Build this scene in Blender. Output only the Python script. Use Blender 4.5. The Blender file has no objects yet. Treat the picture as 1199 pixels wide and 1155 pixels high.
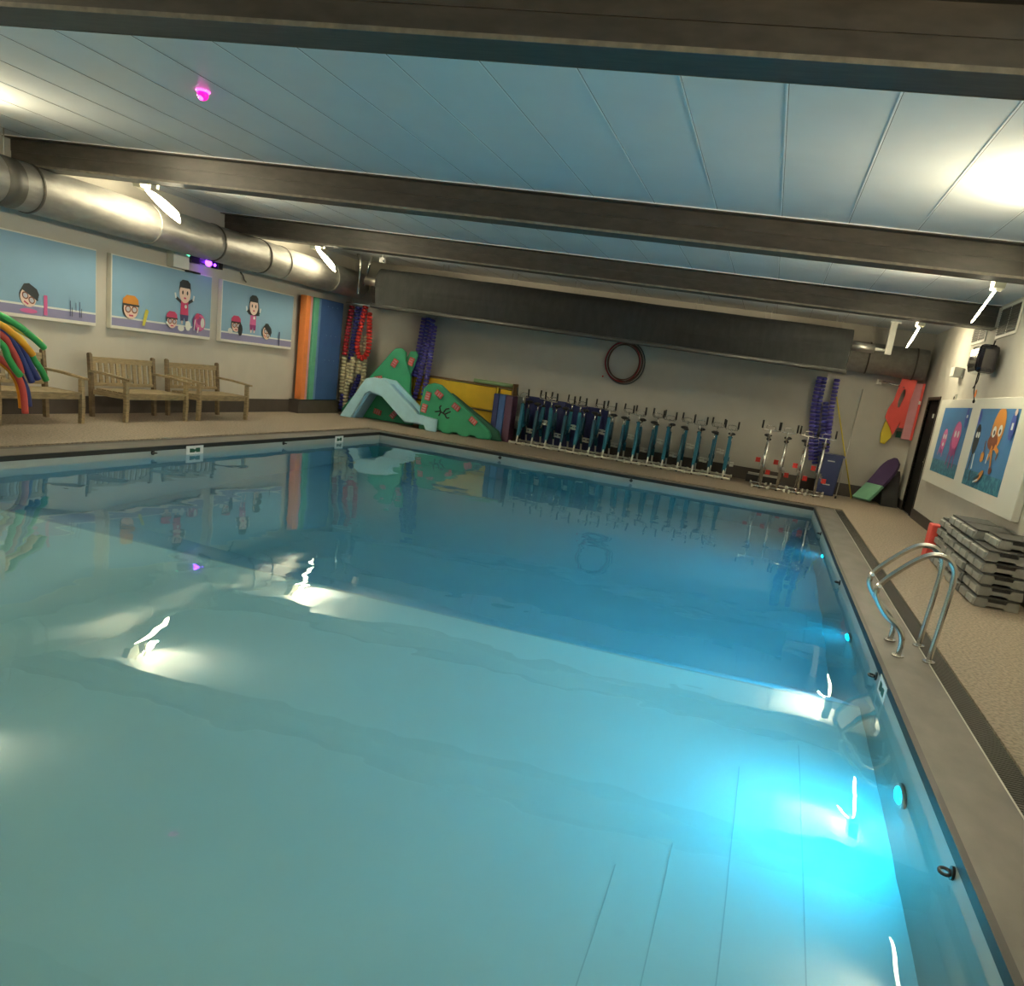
import bpy, bmesh, math, random
from mathutils import Vector, Matrix
random.seed(7)
SC = bpy.context.scene
COL = SC.collection

# ------------------------------------------------------------------ camera
R = ((0.9589261702405681, 0.24384203862987544, 0.14491949566751505),
     (0.19788856433394306, -0.2090490973808119, -0.957673530483359),
     (-0.20322577625279586, 0.9470161218688078, -0.2487162012923565))
F, CX, CY = 978.968, 651.647, 693.163
cd = bpy.data.cameras.new('camera')
cd.sensor_fit = 'HORIZONTAL'; cd.sensor_width = 36.0
cd.lens = F / 1199 * 36
cd.shift_x = (599.5 - CX) / 1199
cd.shift_y = (CY - 577.5) / 1199
cd.clip_start = 0.05; cd.clip_end = 100
cam = bpy.data.objects.new('camera', cd); COL.objects.link(cam)
cam.matrix_world = Matrix(((R[0][0], -R[1][0], -R[2][0], -1.10095),
                           (R[0][1], -R[1][1], -R[2][1], -15.9237),
                           (R[0][2], -R[1][2], -R[2][2], 1.65), (0, 0, 0, 1)))
SC.camera = cam
# ------------------------------------------------------------------ world, exposure
w = bpy.data.worlds.new('world'); SC.world = w; w.use_nodes = True
w.node_tree.nodes['Background'].inputs[0].default_value = (0.02, 0.02, 0.022, 1)
SC.view_settings.view_transform = 'Standard'; SC.view_settings.look = 'None'
SC.view_settings.gamma = 1.0; SC.view_settings.exposure = 0.80
SC.view_settings.use_curve_mapping = False
cy = SC.cycles
cy.use_denoising = True
cy.max_bounces = 10; cy.diffuse_bounces = 4; cy.glossy_bounces = 4
cy.transmission_bounces = 8; cy.transparent_max_bounces = 8; cy.volume_bounces = 0
cy.sample_clamp_indirect = 12.0
cy.blur_glossy = 0.5

# room dimensions: x to the right, y away from the camera, z up; origin is the far right pool corner
XL, XR, YF, YB, H = -11.40, 1.9, 3.6, -18.6, 3.6
PX, PY = -8.65, -15.35          # pool runs x PX..0, y PY..0
ZW = -0.13                      # water level
DS, DD = -1.13, -2.7           # shallow and deep floor
YBRK = -9.45

LAMP_E = 22.0                   # fluorescent diffuser emission
UP_W = 118.0
LAMPC = (1.0, 0.87, 0.58)
POOL_W = 27.0                   # watts of each underwater spot
POOLC = (0.0, 0.58, 1.0)

# ------------------------------------------------------------------ materials
MATS = {}
def mat(name, col, rough=0.6, metal=0.0, noise=0.0, scale=8.0, bump=0.0, spec=0.5, emit=None, es=0.0,
        col2=None, stretch=(1, 1, 1), detail=6.0, coat=0.0, lo=0.35, hi=0.7):
    m = bpy.data.materials.new(name); m.use_nodes = True
    nt = m.node_tree; b = nt.nodes['Principled BSDF']
    b.inputs['Base Color'].default_value = (*col, 1)
    b.inputs['Roughness'].default_value = rough
    b.inputs['Metallic'].default_value = metal
    b.inputs['Specular IOR Level'].default_value = spec
    b.inputs['Coat Weight'].default_value = coat
    if noise > 0 or bump > 0:
        tc = nt.nodes.new('ShaderNodeTexCoord'); mp = nt.nodes.new('ShaderNodeMapping')
        mp.inputs['Scale'].default_value = stretch
        nt.links.new(tc.outputs['Object'], mp.inputs['Vector'])
        n = nt.nodes.new('ShaderNodeTexNoise'); n.inputs['Scale'].default_value = scale
        n.inputs['Detail'].default_value = detail
        nt.links.new(mp.outputs['Vector'], n.inputs['Vector'])
        if noise > 0:
            r = nt.nodes.new('ShaderNodeValToRGB')
            c2 = col2 or tuple(c * (1 - noise) for c in col)
            r.color_ramp.elements[0].position = lo; r.color_ramp.elements[1].position = hi
            r.color_ramp.elements[0].color = (*c2, 1); r.color_ramp.elements[1].color = (*col, 1)
            nt.links.new(n.outputs['Fac'], r.inputs['Fac'])
            nt.links.new(r.outputs['Color'], b.inputs['Base Color'])
        if bump > 0:
            bp = nt.nodes.new('ShaderNodeBump'); bp.inputs['Strength'].default_value = bump
            bp.inputs['Distance'].default_value = 0.01
            nt.links.new(n.outputs['Fac'], bp.inputs['Height'])
            nt.links.new(bp.outputs['Normal'], b.inputs['Normal'])
    if emit:
        b.inputs['Emission Color'].default_value = (*emit, 1)
        b.inputs['Emission Strength'].default_value = es
    MATS[name] = m
    return m

mat('wall', (0.52, 0.49, 0.43), 0.75, noise=0.06, scale=3, bump=0.08)
mat('ceiling', (0.76, 0.79, 0.80), 0.32, noise=0.04, scale=2, spec=0.4)
mat('seam', (0.92, 0.92, 0.92), 0.35)  # ceiling joints: their highlight is put into this white
mat('seam_shade', (0.10, 0.10, 0.10), 0.6)  # shade beside each ceiling joint, painted as a dark strip
mat('skirting', (0.060, 0.046, 0.038), 0.55, noise=0.2, scale=6)
mat('deck', (0.33, 0.265, 0.20), 0.7, noise=0.42, scale=38, bump=0.6, detail=4, lo=0.38, hi=0.60)
mat('coping', (0.15, 0.135, 0.118), 0.5, noise=0.35, scale=4, bump=0.15, stretch=(1.2, 0.6, 1))
mat('edge', (0.015, 0.014, 0.012), 0.5)
mat('drain', (0.04, 0.036, 0.03), 0.5)
mat('beam', (0.076, 0.064, 0.052), 0.42, noise=0.35, scale=5, bump=0.1, stretch=(1, 6, 3))
mat('beamlip', (0.23, 0.20, 0.155), 0.45, noise=0.4, scale=14)
mat('galv', (0.40, 0.385, 0.35), 0.5, metal=0.55, noise=0.22, scale=5, stretch=(2, 1, 3))
mat('galv_dark', (0.11, 0.10, 0.085), 0.5, metal=0.5)
mat('cover', (0.016, 0.017, 0.016), 0.85, noise=0.4, scale=4, stretch=(3, 1, 1), bump=0.2)
mat('cover_edge', (0.05, 0.05, 0.046), 0.5, noise=0.2, scale=6)
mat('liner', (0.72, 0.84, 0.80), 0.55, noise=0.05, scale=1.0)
mat('liner_deep_dimmed', (0.38, 0.50, 0.54), 0.55, noise=0.05, scale=1.0)  # same liner, dimming of light with depth put into its colour
mat('poolwall', (0.40, 0.43, 0.40), 0.45, noise=0.08, scale=2)
mat('linerseam', (0.50, 0.62, 0.60), 0.6)
mat('steel', (0.72, 0.70, 0.66), 0.16, metal=1.0)
mat('steel_dull', (0.50, 0.48, 0.44), 0.35, metal=0.8)
mat('wood', (0.38, 0.285, 0.155), 0.65, noise=0.4, scale=9, stretch=(1, 1, 6), bump=0.2)
mat('wood_dark', (0.21, 0.145, 0.075), 0.65, noise=0.4, scale=9, stretch=(1, 1, 5), bump=0.2)
mat('white', (0.72, 0.70, 0.62), 0.45)
mat('whitebright', (0.85, 0.84, 0.80), 0.4)
mat('black', (0.012, 0.012, 0.013), 0.35)
mat('rubber', (0.02, 0.02, 0.02), 0.7)
mat('gloss_black', (0.012, 0.010, 0.014), 0.12, coat=0.5)
mat('door', (0.006, 0.005, 0.004), 0.8, spec=0.15)
mat('doorframe', (0.035, 0.027, 0.02), 0.5)
for n_, c_ in dict(orange=(0.80, 0.24, 0.06), pink=(0.70, 0.32, 0.36), mgreen=(0.12, 0.42, 0.27),
                   lblue=(0.14, 0.27, 0.48), mblue=(0.045, 0.12, 0.32), navy=(0.015, 0.022, 0.11),
                   purple=(0.095, 0.035, 0.075), purple2=(0.045, 0.02, 0.075), green=(0.03, 0.30, 0.12),
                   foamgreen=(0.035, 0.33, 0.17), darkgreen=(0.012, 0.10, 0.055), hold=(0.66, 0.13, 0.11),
                   slide=(0.46, 0.78, 0.92), slide2=(0.30, 0.58, 0.80), yellow=(0.72, 0.44, 0.01),
                   yellow2=(0.70, 0.55, 0.03), ltgreen=(0.34, 0.52, 0.25), red=(0.65, 0.03, 0.02),
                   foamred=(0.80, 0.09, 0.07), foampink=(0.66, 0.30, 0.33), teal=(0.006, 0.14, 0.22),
                   tealdark=(0.006, 0.075, 0.12), crimson=(0.40, 0.015, 0.03), ropeblue=(0.03, 0.03, 0.24),
                   ropeviolet=(0.065, 0.05, 0.30), ropewhite=(0.72, 0.64, 0.42), noodlered=(0.62, 0.08, 0.06),
                   noodlegreen=(0.04, 0.38, 0.10), noodleorange=(0.90, 0.40, 0.02), noodleyellow=(0.75, 0.65, 0.12),
                   noodleblue=(0.03, 0.05, 0.22), noodlepurple=(0.08, 0.04, 0.12), mint=(0.22, 0.50, 0.32),
                   bluebin=(0.012, 0.022, 0.10), brownrail=(0.14, 0.075, 0.02), lime=(0.30, 0.40, 0.10)).items():
    mat(n_, c_, 0.55, noise=0.10, scale=5)
mat('step', (0.23, 0.225, 0.20), 0.5, noise=0.15, scale=12)
mat('step_top', (0.035, 0.035, 0.03), 0.7, noise=0.25, scale=30)
mat('step_end', (0.34, 0.335, 0.30), 0.5, noise=0.15, scale=12)
mat('hose_brown', (0.11, 0.05, 0.03), 0.5)
mat('hose_grey', (0.06, 0.065, 0.065), 0.5)
mat('grip', (0.008, 0.008, 0.008), 0.6)
mat('vent', (0.13, 0.12, 0.10), 0.6)
mat('lamp', (1, 1, 1), 0.4, emit=LAMPC, es=LAMP_E)
mat('lampbody', (0.62, 0.60, 0.45), 0.4)
mat('led_blue', (0.1, 0.0, 0.5), 0.3, emit=(0.22, 0.03, 1.0), es=9)
mat('led_green', (0.1, 0.5, 0.3), 0.3, emit=(0.15, 1.0, 0.5), es=1.6)
mat('glow_pink', (0.5, 0.0, 0.3), 0.3, emit=(1.0, 0.10, 0.62), es=2.2)
mat('glow_pink2', (0.4, 0.0, 0.2), 0.3, emit=(0.85, 0.01, 0.38), es=0.9)
mat('poollens', (0.3, 0.8, 1), 0.3, emit=(0.0, 0.60, 1.0), es=7)
mat('art_blue', (0.24, 0.41, 0.56), 0.5, noise=0.06, scale=1.5)
mat('art_sea', (0.06, 0.20, 0.42), 0.5, noise=0.1, scale=2)
mat('art_reef', (0.06, 0.24, 0.30), 0.5, noise=0.7, scale=14, col2=(0.02, 0.12, 0.20), lo=0.45, hi=0.6)
for n_, c_ in dict(art_purple=(0.26, 0.25, 0.42), art_white=(0.72, 0.74, 0.70), art_skin=(0.80, 0.60, 0.50),
                   art_dark=(0.03, 0.035, 0.04), art_red=(0.55, 0.05, 0.14), art_pink=(0.62, 0.13, 0.32),
                   art_mag=(0.30, 0.05, 0.20), art_navy=(0.05, 0.06, 0.16), art_orange=(0.60, 0.24, 0.04),
                   art_yellow=(0.60, 0.55, 0.08), art_lens=(0.50, 0.50, 0.55), art_brown=(0.20, 0.06, 0.03),
                   art_royal=(0.05, 0.08, 0.35)).items():
    mat(n_, c_, 0.5)

# water: clear glass-like surface over an absorbing body
m = bpy.data.materials.new('water'); m.use_nodes = True; nt = m.node_tree
for n_ in list(nt.nodes): nt.nodes.remove(n_)
out = nt.nodes.new('ShaderNodeOutputMaterial')
g = nt.nodes.new('ShaderNodeBsdfGlass'); g.inputs['IOR'].default_value = 1.333
g.inputs['Roughness'].default_value = 0.0; g.inputs['Color'].default_value = (0.93, 1.0, 1.0, 1)
tc = nt.nodes.new('ShaderNodeTexCoord')
n1 = nt.nodes.new('ShaderNodeTexNoise'); n1.inputs['Scale'].default_value = 0.9; n1.inputs['Detail'].default_value = 1.5
n2 = nt.nodes.new('ShaderNodeTexNoise'); n2.inputs['Scale'].default_value = 3.2; n2.inputs['Detail'].default_value = 1.0
ad = nt.nodes.new('ShaderNodeMath'); ad.operation = 'MULTIPLY_ADD'; ad.inputs[1].default_value = 0.12
nt.links.new(tc.outputs['Object'], n1.inputs['Vector']); nt.links.new(tc.outputs['Object'], n2.inputs['Vector'])
nt.links.new(n2.outputs['Fac'], ad.inputs[0]); nt.links.new(n1.outputs['Fac'], ad.inputs[2])
bp = nt.nodes.new('ShaderNodeBump'); bp.inputs['Strength'].default_value = 1.0; bp.inputs['Distance'].default_value = 0.010
nt.links.new(ad.outputs[0], bp.inputs['Height']); nt.links.new(bp.outputs['Normal'], g.inputs['Normal'])
nt.links.new(g.outputs[0], out.inputs['Surface'])
va = nt.nodes.new('ShaderNodeVolumeAbsorption'); va.inputs['Color'].default_value = (0.30, 0.95, 1.0, 1)
va.inputs['Density'].default_value = 0.14
vs_ = nt.nodes.new('ShaderNodeVolumeScatter'); vs_.inputs['Color'].default_value = (0.6, 0.9, 1.0, 1)
vs_.inputs['Density'].default_value = 0.04; vs_.inputs['Anisotropy'].default_value = 0.6
av = nt.nodes.new('ShaderNodeAddShader'); nt.links.new(va.outputs[0], av.inputs[0]); nt.links.new(vs_.outputs[0], av.inputs[1])
nt.links.new(av.outputs[0], out.inputs['Volume'])
MATS['water'] = m

# ------------------------------------------------------------------ mesh helpers
class MB:
    """collects shapes with material names and links them as ONE mesh object"""
    def __init__(s): s.v = []; s.f = []; s.m = []; s.mi = []; s.sm = []
    def _mi(s, m):
        if m not in s.m: s.m.append(m)
        return s.m.index(m)
    def add(s, vs, fs, m, smooth=False):
        b = len(s.v); s.v += [tuple(v) for v in vs]
        k = s._mi(m)
        for f in fs: s.f.append(tuple(i + b for i in f)); s.mi.append(k); s.sm.append(smooth)
        return s
    def box(s, a, b, m):
        x0, x1 = sorted((a[0], b[0])); y0, y1 = sorted((a[1], b[1])); z0, z1 = sorted((a[2], b[2]))
        vs = [(x, y, z) for z in (z0, z1) for y in (y0, y1) for x in (x0, x1)]
        return s.add(vs, [(0, 2, 3, 1), (4, 5, 7, 6), (0, 1, 5, 4), (2, 6, 7, 3), (0, 4, 6, 2), (1, 3, 7, 5)], m)
    def obox(s, c, ax, m):
        """oriented box: centre and three half-axis vectors"""
        c = Vector(c); A = [Vector(a) for a in ax]
        vs = [c + A[0] * i + A[1] * j + A[2] * k for k in (-1, 1) for j in (-1, 1) for i in (-1, 1)]
        return s.add(vs, [(0, 2, 3, 1), (4, 5, 7, 6), (0, 1, 5, 4), (2, 6, 7, 3), (0, 4, 6, 2), (1, 3, 7, 5)], m)
    def bar(s, p, q, w, h, m, up=(0, 0, 1)):
        p = Vector(p); q = Vector(q); d = (q - p); L = d.length / 2; d.normalize()
        u = Vector(up); sd = d.cross(u)
        if sd.length < 1e-4: sd = d.cross(Vector((1, 0, 0)))
        sd.normalize(); u = sd.cross(d)
        return s.obox((p + q) / 2, (d * L, sd * w / 2, u * h / 2), m)
    def prism(s, pts, a, b, m, axis='y', smooth=False):
        """polygon in the plane across `axis`, extruded from a to b"""
        def P(u, v, t): return {'y': (u, t, v), 'x': (t, u, v), 'z': (u, v, t)}[axis]
        n = len(pts)
        vs = [P(u, v, a) for u, v in pts] + [P(u, v, b) for u, v in pts]
        fs = [tuple(range(n)), tuple(range(2 * n - 1, n - 1, -1))]
        s.add(vs, fs, m)
        s.add(vs, [(i, i + n, (i + 1) % n + n, (i + 1) % n) for i in range(n)], m, smooth)
        return s
    def tube(s, pts, r, m, n=10, closed=False, caps=True):
        P = [Vector(p) for p in pts]; N = len(P)
        rr = r if isinstance(r, (list, tuple)) else [r] * N
        vs = []; ref = None
        for i, p in enumerate(P):
            if closed: t = P[(i + 1) % N] - P[i - 1]
            else: t = P[min(i + 1, N - 1)] - P[max(i - 1, 0)]
            t.normalize()
            if ref is None:
                ref = t.cross(Vector((0, 0, 1)))
                if ref.length < 0.1: ref = t.cross(Vector((1, 0, 0)))
            ref = (ref - t * ref.dot(t)).normalized(); bi = t.cross(ref)
            for k in range(n):
                a = 2 * math.pi * k / n
                vs.append(p + (ref * math.cos(a) + bi * math.sin(a)) * rr[i])
        fs = []
        for i in range(N if closed else N - 1):
            j = (i + 1) % N
            for k in range(n):
                l = (k + 1) % n; fs.append((i * n + k, i * n + l, j * n + l, j * n + k))
        s.add(vs, fs, m, True)
        if caps and not closed:
            s.add(vs[:n], [tuple(range(n - 1, -1, -1))], m); s.add(vs[-n:], [tuple(range(n))], m)
        return s
    def cyl(s, p, q, r, m, n=14, r2=None):
        return s.tube([p, q], [r, r if r2 is None else r2], m, n)
    def ell(s, c, r, m, nu=14, nv=8):
        vs = []; fs = []
        for j in range(nv + 1):
            t = math.pi * j / nv
            for i in range(nu):
                a = 2 * math.pi * i / nu
                vs.append((c[0] + r[0] * math.sin(t) * math.cos(a), c[1] + r[1] * math.sin(t) * math.sin(a), c[2] + r[2] * math.cos(t)))
        for j in range(nv):
            for i in range(nu):
                k = (i + 1) % nu; fs.append((j * nu + i, (j + 1) * nu + i, (j + 1) * nu + k, j * nu + k))
        return s.add(vs, fs, m, True)
    def build(s, name, parent=None, loc=(0, 0, 0), bevel=0.0):
        me = bpy.data.meshes.new(name); me.from_pydata(s.v, [], s.f); me.update()
        for m_ in s.m: me.materials.append(MATS[m_])
        for p, k, sm in zip(me.polygons, s.mi, s.sm): p.material_index = k; p.use_smooth = sm
        bm = bmesh.new(); bm.from_mesh(me); bmesh.ops.remove_doubles(bm, verts=bm.verts, dist=1e-5)
        bmesh.ops.recalc_face_normals(bm, faces=bm.faces); bm.to_mesh(me); bm.free()
        o = bpy.data.objects.new(name, me); COL.objects.link(o); o.location = loc
        if parent: o.parent = parent
        if bevel > 0:
            b = o.modifiers.new('bevel', 'BEVEL'); b.width = bevel; b.segments = 2; b.limit_method = 'ANGLE'
        return o

def tag(o, label=None, cat=None, group=None, kind=None):
    if label: o['label'] = label
    if cat: o['category'] = cat
    if group: o['group'] = group
    if kind: o['kind'] = kind
    return o
def empty(name, loc, label, cat, group=None, rz=0.0):
    o = bpy.data.objects.new(name, None); COL.objects.link(o); o.location = loc
    o.rotation_euler = (0, 0, rz); o.empty_display_size = 0.1
    return tag(o, label, cat, group)
def struct(o, label=None): return tag(o, label, kind='structure')
def kids(o): return [c for c in bpy.data.objects if c.parent == o]
def copy_tree(o, parent=None):
    c = o.copy(); COL.objects.link(c)
    if parent: c.parent = parent
    for ch in kids(o): copy_tree(ch, c)
    return c
def smooth_path(pts, n=6):
    P = [Vector(p) for p in pts]; out = []
    for i in range(len(P) - 1):
        a = P[max(i - 1, 0)]; b = P[i]; c = P[i + 1]; d = P[min(i + 2, len(P) - 1)]
        for k in range(n):
            t = k / n
            out.append(0.5 * ((2 * b) + (c - a) * t + (2 * a - 5 * b + 4 * c - d) * t * t + (3 * b - a - 3 * c + d) * t ** 3))
    out.append(P[-1]); return out

# ------------------------------------------------------------------ room shell
T = 0.15
CW, DW = 0.39, 0.16             # coping width, drain width
a0, a1 = PX - CW - DW, CW + DW
b0, b1 = PY - CW - DW, CW + DW
fl = MB()
fl.box((XL, b1, -0.3), (XR, YF, 0), 'deck').box((XL, YB, -0.3), (XR, b0, 0), 'deck')
fl.box((XL, b0, -0.3), (a0, b1, 0), 'deck').box((a1, b0, -0.3), (XR, b1, 0), 'deck')
struct(fl.build('floor'), 'beige pebbled pool deck around the basin')
dr = MB()
def ring(mb, o0, o1, q0, q1, wd, z0, z1, m):
    """rectangular ring whose inner rectangle is o0..o1 by q0..q1 and whose width is wd"""
    mb.box((o0 - wd, q1, z0), (o1 + wd, q1 + wd, z1), m).box((o0 - wd, q0 - wd, z0), (o1 + wd, q0, z1), m)
    mb.box((o0 - wd, q0, z0), (o0, q1, z1), m).box((o1, q0, z0), (o1 + wd, q1, z1), m)
ring(dr, PX - CW, CW, PY - CW, CW, DW, -0.3, -0.015, 'drain')
y = PY
while y < 0.3:                    # grating bars of the channel on the right side
    dr.box((CW + 0.012, y, -0.015), (CW + DW - 0.012, y + 0.012, -0.003), 'drain'); y += 0.03
dr.box((CW - 0.004, PY, -0.01), (CW + 0.006, CW, 0.001), 'steel_dull')
struct(dr.build('drain_channel'), 'dark grated drain channel around the pool coping')
cp = MB()
EW = 0.035
ring(cp, PX - EW, EW, PY - EW, EW, CW - EW, -0.3, 0.0, 'coping')
struct(cp.build('pool_coping'), 'grey stone coping around the pool')
ce = MB(); ring(ce, PX, 0, PY, 0, EW, -0.05, 0.006, 'edge')
struct(ce.build('coping_edge'), 'black edging strip along the pool rim')
# basin
bs = MB()
for x0, x1 in ((PX - EW, PX), (0, EW)):
    bs.box((x0, PY, DD - 0.1), (x1, 0, -0.05), 'poolwall')
bs.box((PX, 0, DD - 0.1), (0, EW, -0.05), 'poolwall'); bs.box((PX, PY - EW, DD - 0.1), (0, PY, -0.05), 'poolwall')
struct(bs.build('pool_wall'), 'pale side walls of the pool basin')
pf = MB()
pf.box((PX, PY, DS), (0, YBRK, DD - 0.12), 'liner').prism([(YBRK, DS), (YBRK + 1.7, DD), (0, DD), (0, DD - 0.12), (YBRK, DD - 0.12)], PX, 0, 'liner_deep_dimmed', axis='x')
struct(pf.build('pool_floor'), 'pale floor of the pool with a drop to the deep end')
sm = MB()
for x, q0, q1 in ((-0.48, -12.9, -10.4), (-0.85, PY, -10.9), (-1.15, PY, -11.9), (-1.4, PY, -12.2)):
    sm.box((x, q0, DS), (x + 0.006, q1, DS + 0.002), 'linerseam')
sm.box((PX, YBRK - 0.03, DS), (0, YBRK, DS + 0.002), 'linerseam')
struct(sm.build('liner_seams'), 'welded seams across the shallow pool floor')
# water body: top surface meets the basin walls, sides sit just inside the wall thickness
wt = MB(); wt.box((PX - 0.02, PY - 0.02, DD - 0.05), (0.02, 0.02, ZW), 'water')
tag(wt.build('pool_water'), 'clear blue-green water filling the swimming pool', 'water', kind='stuff')

struct(MB().box((XL - T, YB - T, -0.3), (XL, YF + T, H + T), 'wall').build('wall_left'))
struct(MB().box((XL, YF, -0.3), (XR, YF + T, H + T), 'wall').build('wall_far'))
struct(MB().box((XL, YB - T, -0.3), (XR, YB, H + T), 'wall').build('wall_back'))
wr = MB()
DY0, DY1, DZ = 1.42, 2.62, 2.24
wr.box((XR, YB - T, -0.3), (XR + T, DY0, H + T), 'wall').box((XR, DY1, -0.3), (XR + T, YF + T, H + T), 'wall')
wr.box((XR, DY0, DZ), (XR + T, DY1, H + T), 'wall')
struct(wr.build('wall_right'))
struct(MB().box((XL - T, YB - T, H), (XR + T, YF + T, H + T), 'ceiling').build('ceiling'))
cs = MB()
for k in range(-2, 17):
    x = -0.035 - 0.685 * k
    cs.box((x - 0.007, YB, H - 0.0025), (x + 0.006, YF, H - 0.0005), 'seam').box((x + 0.006, YB, H - 0.0020), (x + 0.011, YF, H - 0.0005), 'seam_shade')
struct(cs.build('trim_1'), 'joint strips between the ceiling panels, highlight and shade painted in')
struct(MB().box((XL, YB, 0), (XL + 0.02, YF, 0.27), 'skirting').build('baseboard_left'))
struct(MB().box((XL + 0.02, YF - 0.02, 0), (XR - 0.02, YF, 0.27), 'skirting').build('baseboard_far'))
br = MB().box((XR - 0.02, YB, 0), (XR, DY0 - 0.08, 0.18), 'skirting').box((XR - 0.02, DY1 + 0.08, 0), (XR, YF, 0.18), 'skirting')
struct(br.build('baseboard_right'))
d = MB()
d.box((XR + 0.04, DY0, 0), (XR + 0.09, DY1, DZ), 'door')
d.box((XR - 0.015, DY0 - 0.06, 0), (XR + T, DY0, DZ + 0.06), 'doorframe').box((XR - 0.015, DY1, 0), (XR + T, DY1 + 0.06, DZ + 0.06), 'doorframe')
d.box((XR - 0.015, DY0, DZ), (XR + T, DY1, DZ + 0.06), 'doorframe')
do = struct(d.build('door_1'), 'dark brown door in the right wall near the far corner')
hd = MB().box((XR + 0.0, DY0 + 0.08, 1.0), (XR + 0.04, DY0 + 0.11, 1.14), 'steel').box((XR + 0.0, DY0 + 0.08, 1.05), (XR + 0.012, DY0 + 0.2, 1.075), 'steel')
hd.build('door_handle', do)
MB().box((XR + 0.02, DY0 + 0.45, 1.9), (XR + 0.04, DY0 + 0.52, 1.98), 'white').build('door_sign', do)

# ------------------------------------------------------------------ steel beams
BL = ['nearest dark steel ceiling beam, along the top of the picture', 'middle dark steel ceiling beam crossing the hall',
      'farthest dark steel ceiling beam, in front of the rolled pool cover']
for (yc, zb, hw), lb in zip(((-11.2, 3.25, 0.15), (-6.0, 3.25, 0.15), (-1.45, 3.26, 0.15)), BL):
    b = MB()
    b.box((XL + 0.002, yc - 0.012, zb + 0.02), (XR - 0.002, yc + 0.012, H - 0.02), 'beam')
    b.box((XL + 0.002, yc - hw, zb), (XR - 0.002, yc + hw, zb + 0.02), 'beam')
    b.box((XL + 0.002, yc - hw, H - 0.021), (XR - 0.002, yc + hw, H - 0.001), 'beam')
    for sg in (-1, 1):              # thicker, paler flange lip and the plate welded on the web
        b.box((XL + 0.002, yc + sg * hw, zb - 0.002), (XR - 0.002, yc + sg * (hw + 0.008), zb + 0.024), 'beamlip')
    b.box((XL + 0.002, yc - 0.020, zb + 0.19), (XR - 0.002, yc - 0.012, H - 0.02), 'beam')
    b.box((XL + 0.002, yc - hw - 0.002, H - 0.010), (XR - 0.002, yc - hw, H - 0.001), 'seam')
    tag(b.build('ceiling_beam'), lb, 'beam', 'dark steel beams under the ceiling')

# ------------------------------------------------------------------ luminaires
def luminaire():
    root = empty('wall_luminaire', (0, 0, 0), 'x', 'lamp', 'tilted fluorescent fixtures under the ceiling')
    # local: origin at the lens centre, y away from camera, tilted so the far end hangs lower
    body = MB()
    body.prism([(-0.60, 0.22), (-0.40, 0.25), (-0.30, 0.19), (-0.34, 0.05), (-0.52, 0.06)], -0.06, 0.06, 'lampbody', axis='x')
    body.build('housing', root)
    lens = MB()
    n = 12; vs = []; fs = []
    for i in range(n + 1):
        t = i / n; yy = -0.36 + 0.74 * t; zz = 0.105 - 0.235 * t
        wd = 0.105 * math.sin(math.pi * min(1, 0.25 + 0.75 * (1 - t))) ** 0.7 + 0.012
        for k in range(8):
            a = 2 * math.pi * k / 8
            vs.append((0.014 * math.cos(a) + 0.42 * wd * math.sin(a), yy + 0.25 * wd * math.sin(a), zz + wd * 0.85 * math.sin(a) - 0.045))
    for i in range(n):
        for k in range(8): fs.append((i * 8 + k, i * 8 + (k + 1) % 8, (i + 1) * 8 + (k + 1) % 8, (i + 1) * 8 + k))
    fs += [tuple(range(8)), tuple(range(n * 8, n * 8 + 8))]
    lens.add(vs, fs, 'lamp', True); lens.build('diffuser', root)
    for sg in (-1, 1):
        MB().box((-0.012, -0.34 + 0.22 * (sg + 1) / 2, 0.12), (0.012, -0.31 + 0.22 * (sg + 1) / 2, 0.335), 'lampbody').build('bracket', root)
    ld = bpy.data.lights.new('uplight', 'AREA'); ld.shape = 'RECTANGLE'; ld.size = 0.12; ld.size_y = 0.4
    ld.energy = UP_W; ld.color = LAMPC
    lo = bpy.data.objects.new('uplight', ld); COL.objects.link(lo); lo.parent = root
    lo.location = (-0.05, -0.04, 0.15); lo.rotation_euler = (math.radians(180 - 16), 0, 0)
    return root
LP = [(-10.33, -4.45, 'left fluorescent lamp between the middle and farthest beam, above the round duct'),
      (-10.40, 0.45, 'left fluorescent lamp beyond the farthest beam, near the far left corner'),
      (1.13, -4.35, 'right fluorescent lamp between the middle and farthest beam, above the wall grilles'),
      (1.05, 0.45, 'right fluorescent lamp beyond the farthest beam, near the far right corner'),
      (-10.35, -8.3, 'left fluorescent lamp between the nearest and middle beam'),
      (1.15, -8.2, 'right fluorescent lamp between the nearest and middle beam'),
      (-10.35, -13.6, 'left fluorescent lamp on the near side of the nearest beam'),
      (1.2, -13.6, 'right fluorescent lamp on the near side of the nearest beam')]
lum0 = luminaire()
for i, (x, y, lb) in enumerate(LP):
    o = lum0 if i == 0 else copy_tree(lum0)
    o.location = (x, y, 3.28); o['label'] = lb
    for c in kids(o):
        if c.type == 'LIGHT':
            c.rotation_euler = Vector((-0.6, -0.30, 0.75)).to_track_quat('-Z', 'Y').to_euler()
    o.scale = (-1 if x < -5 else 1, 1, 1)

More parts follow.
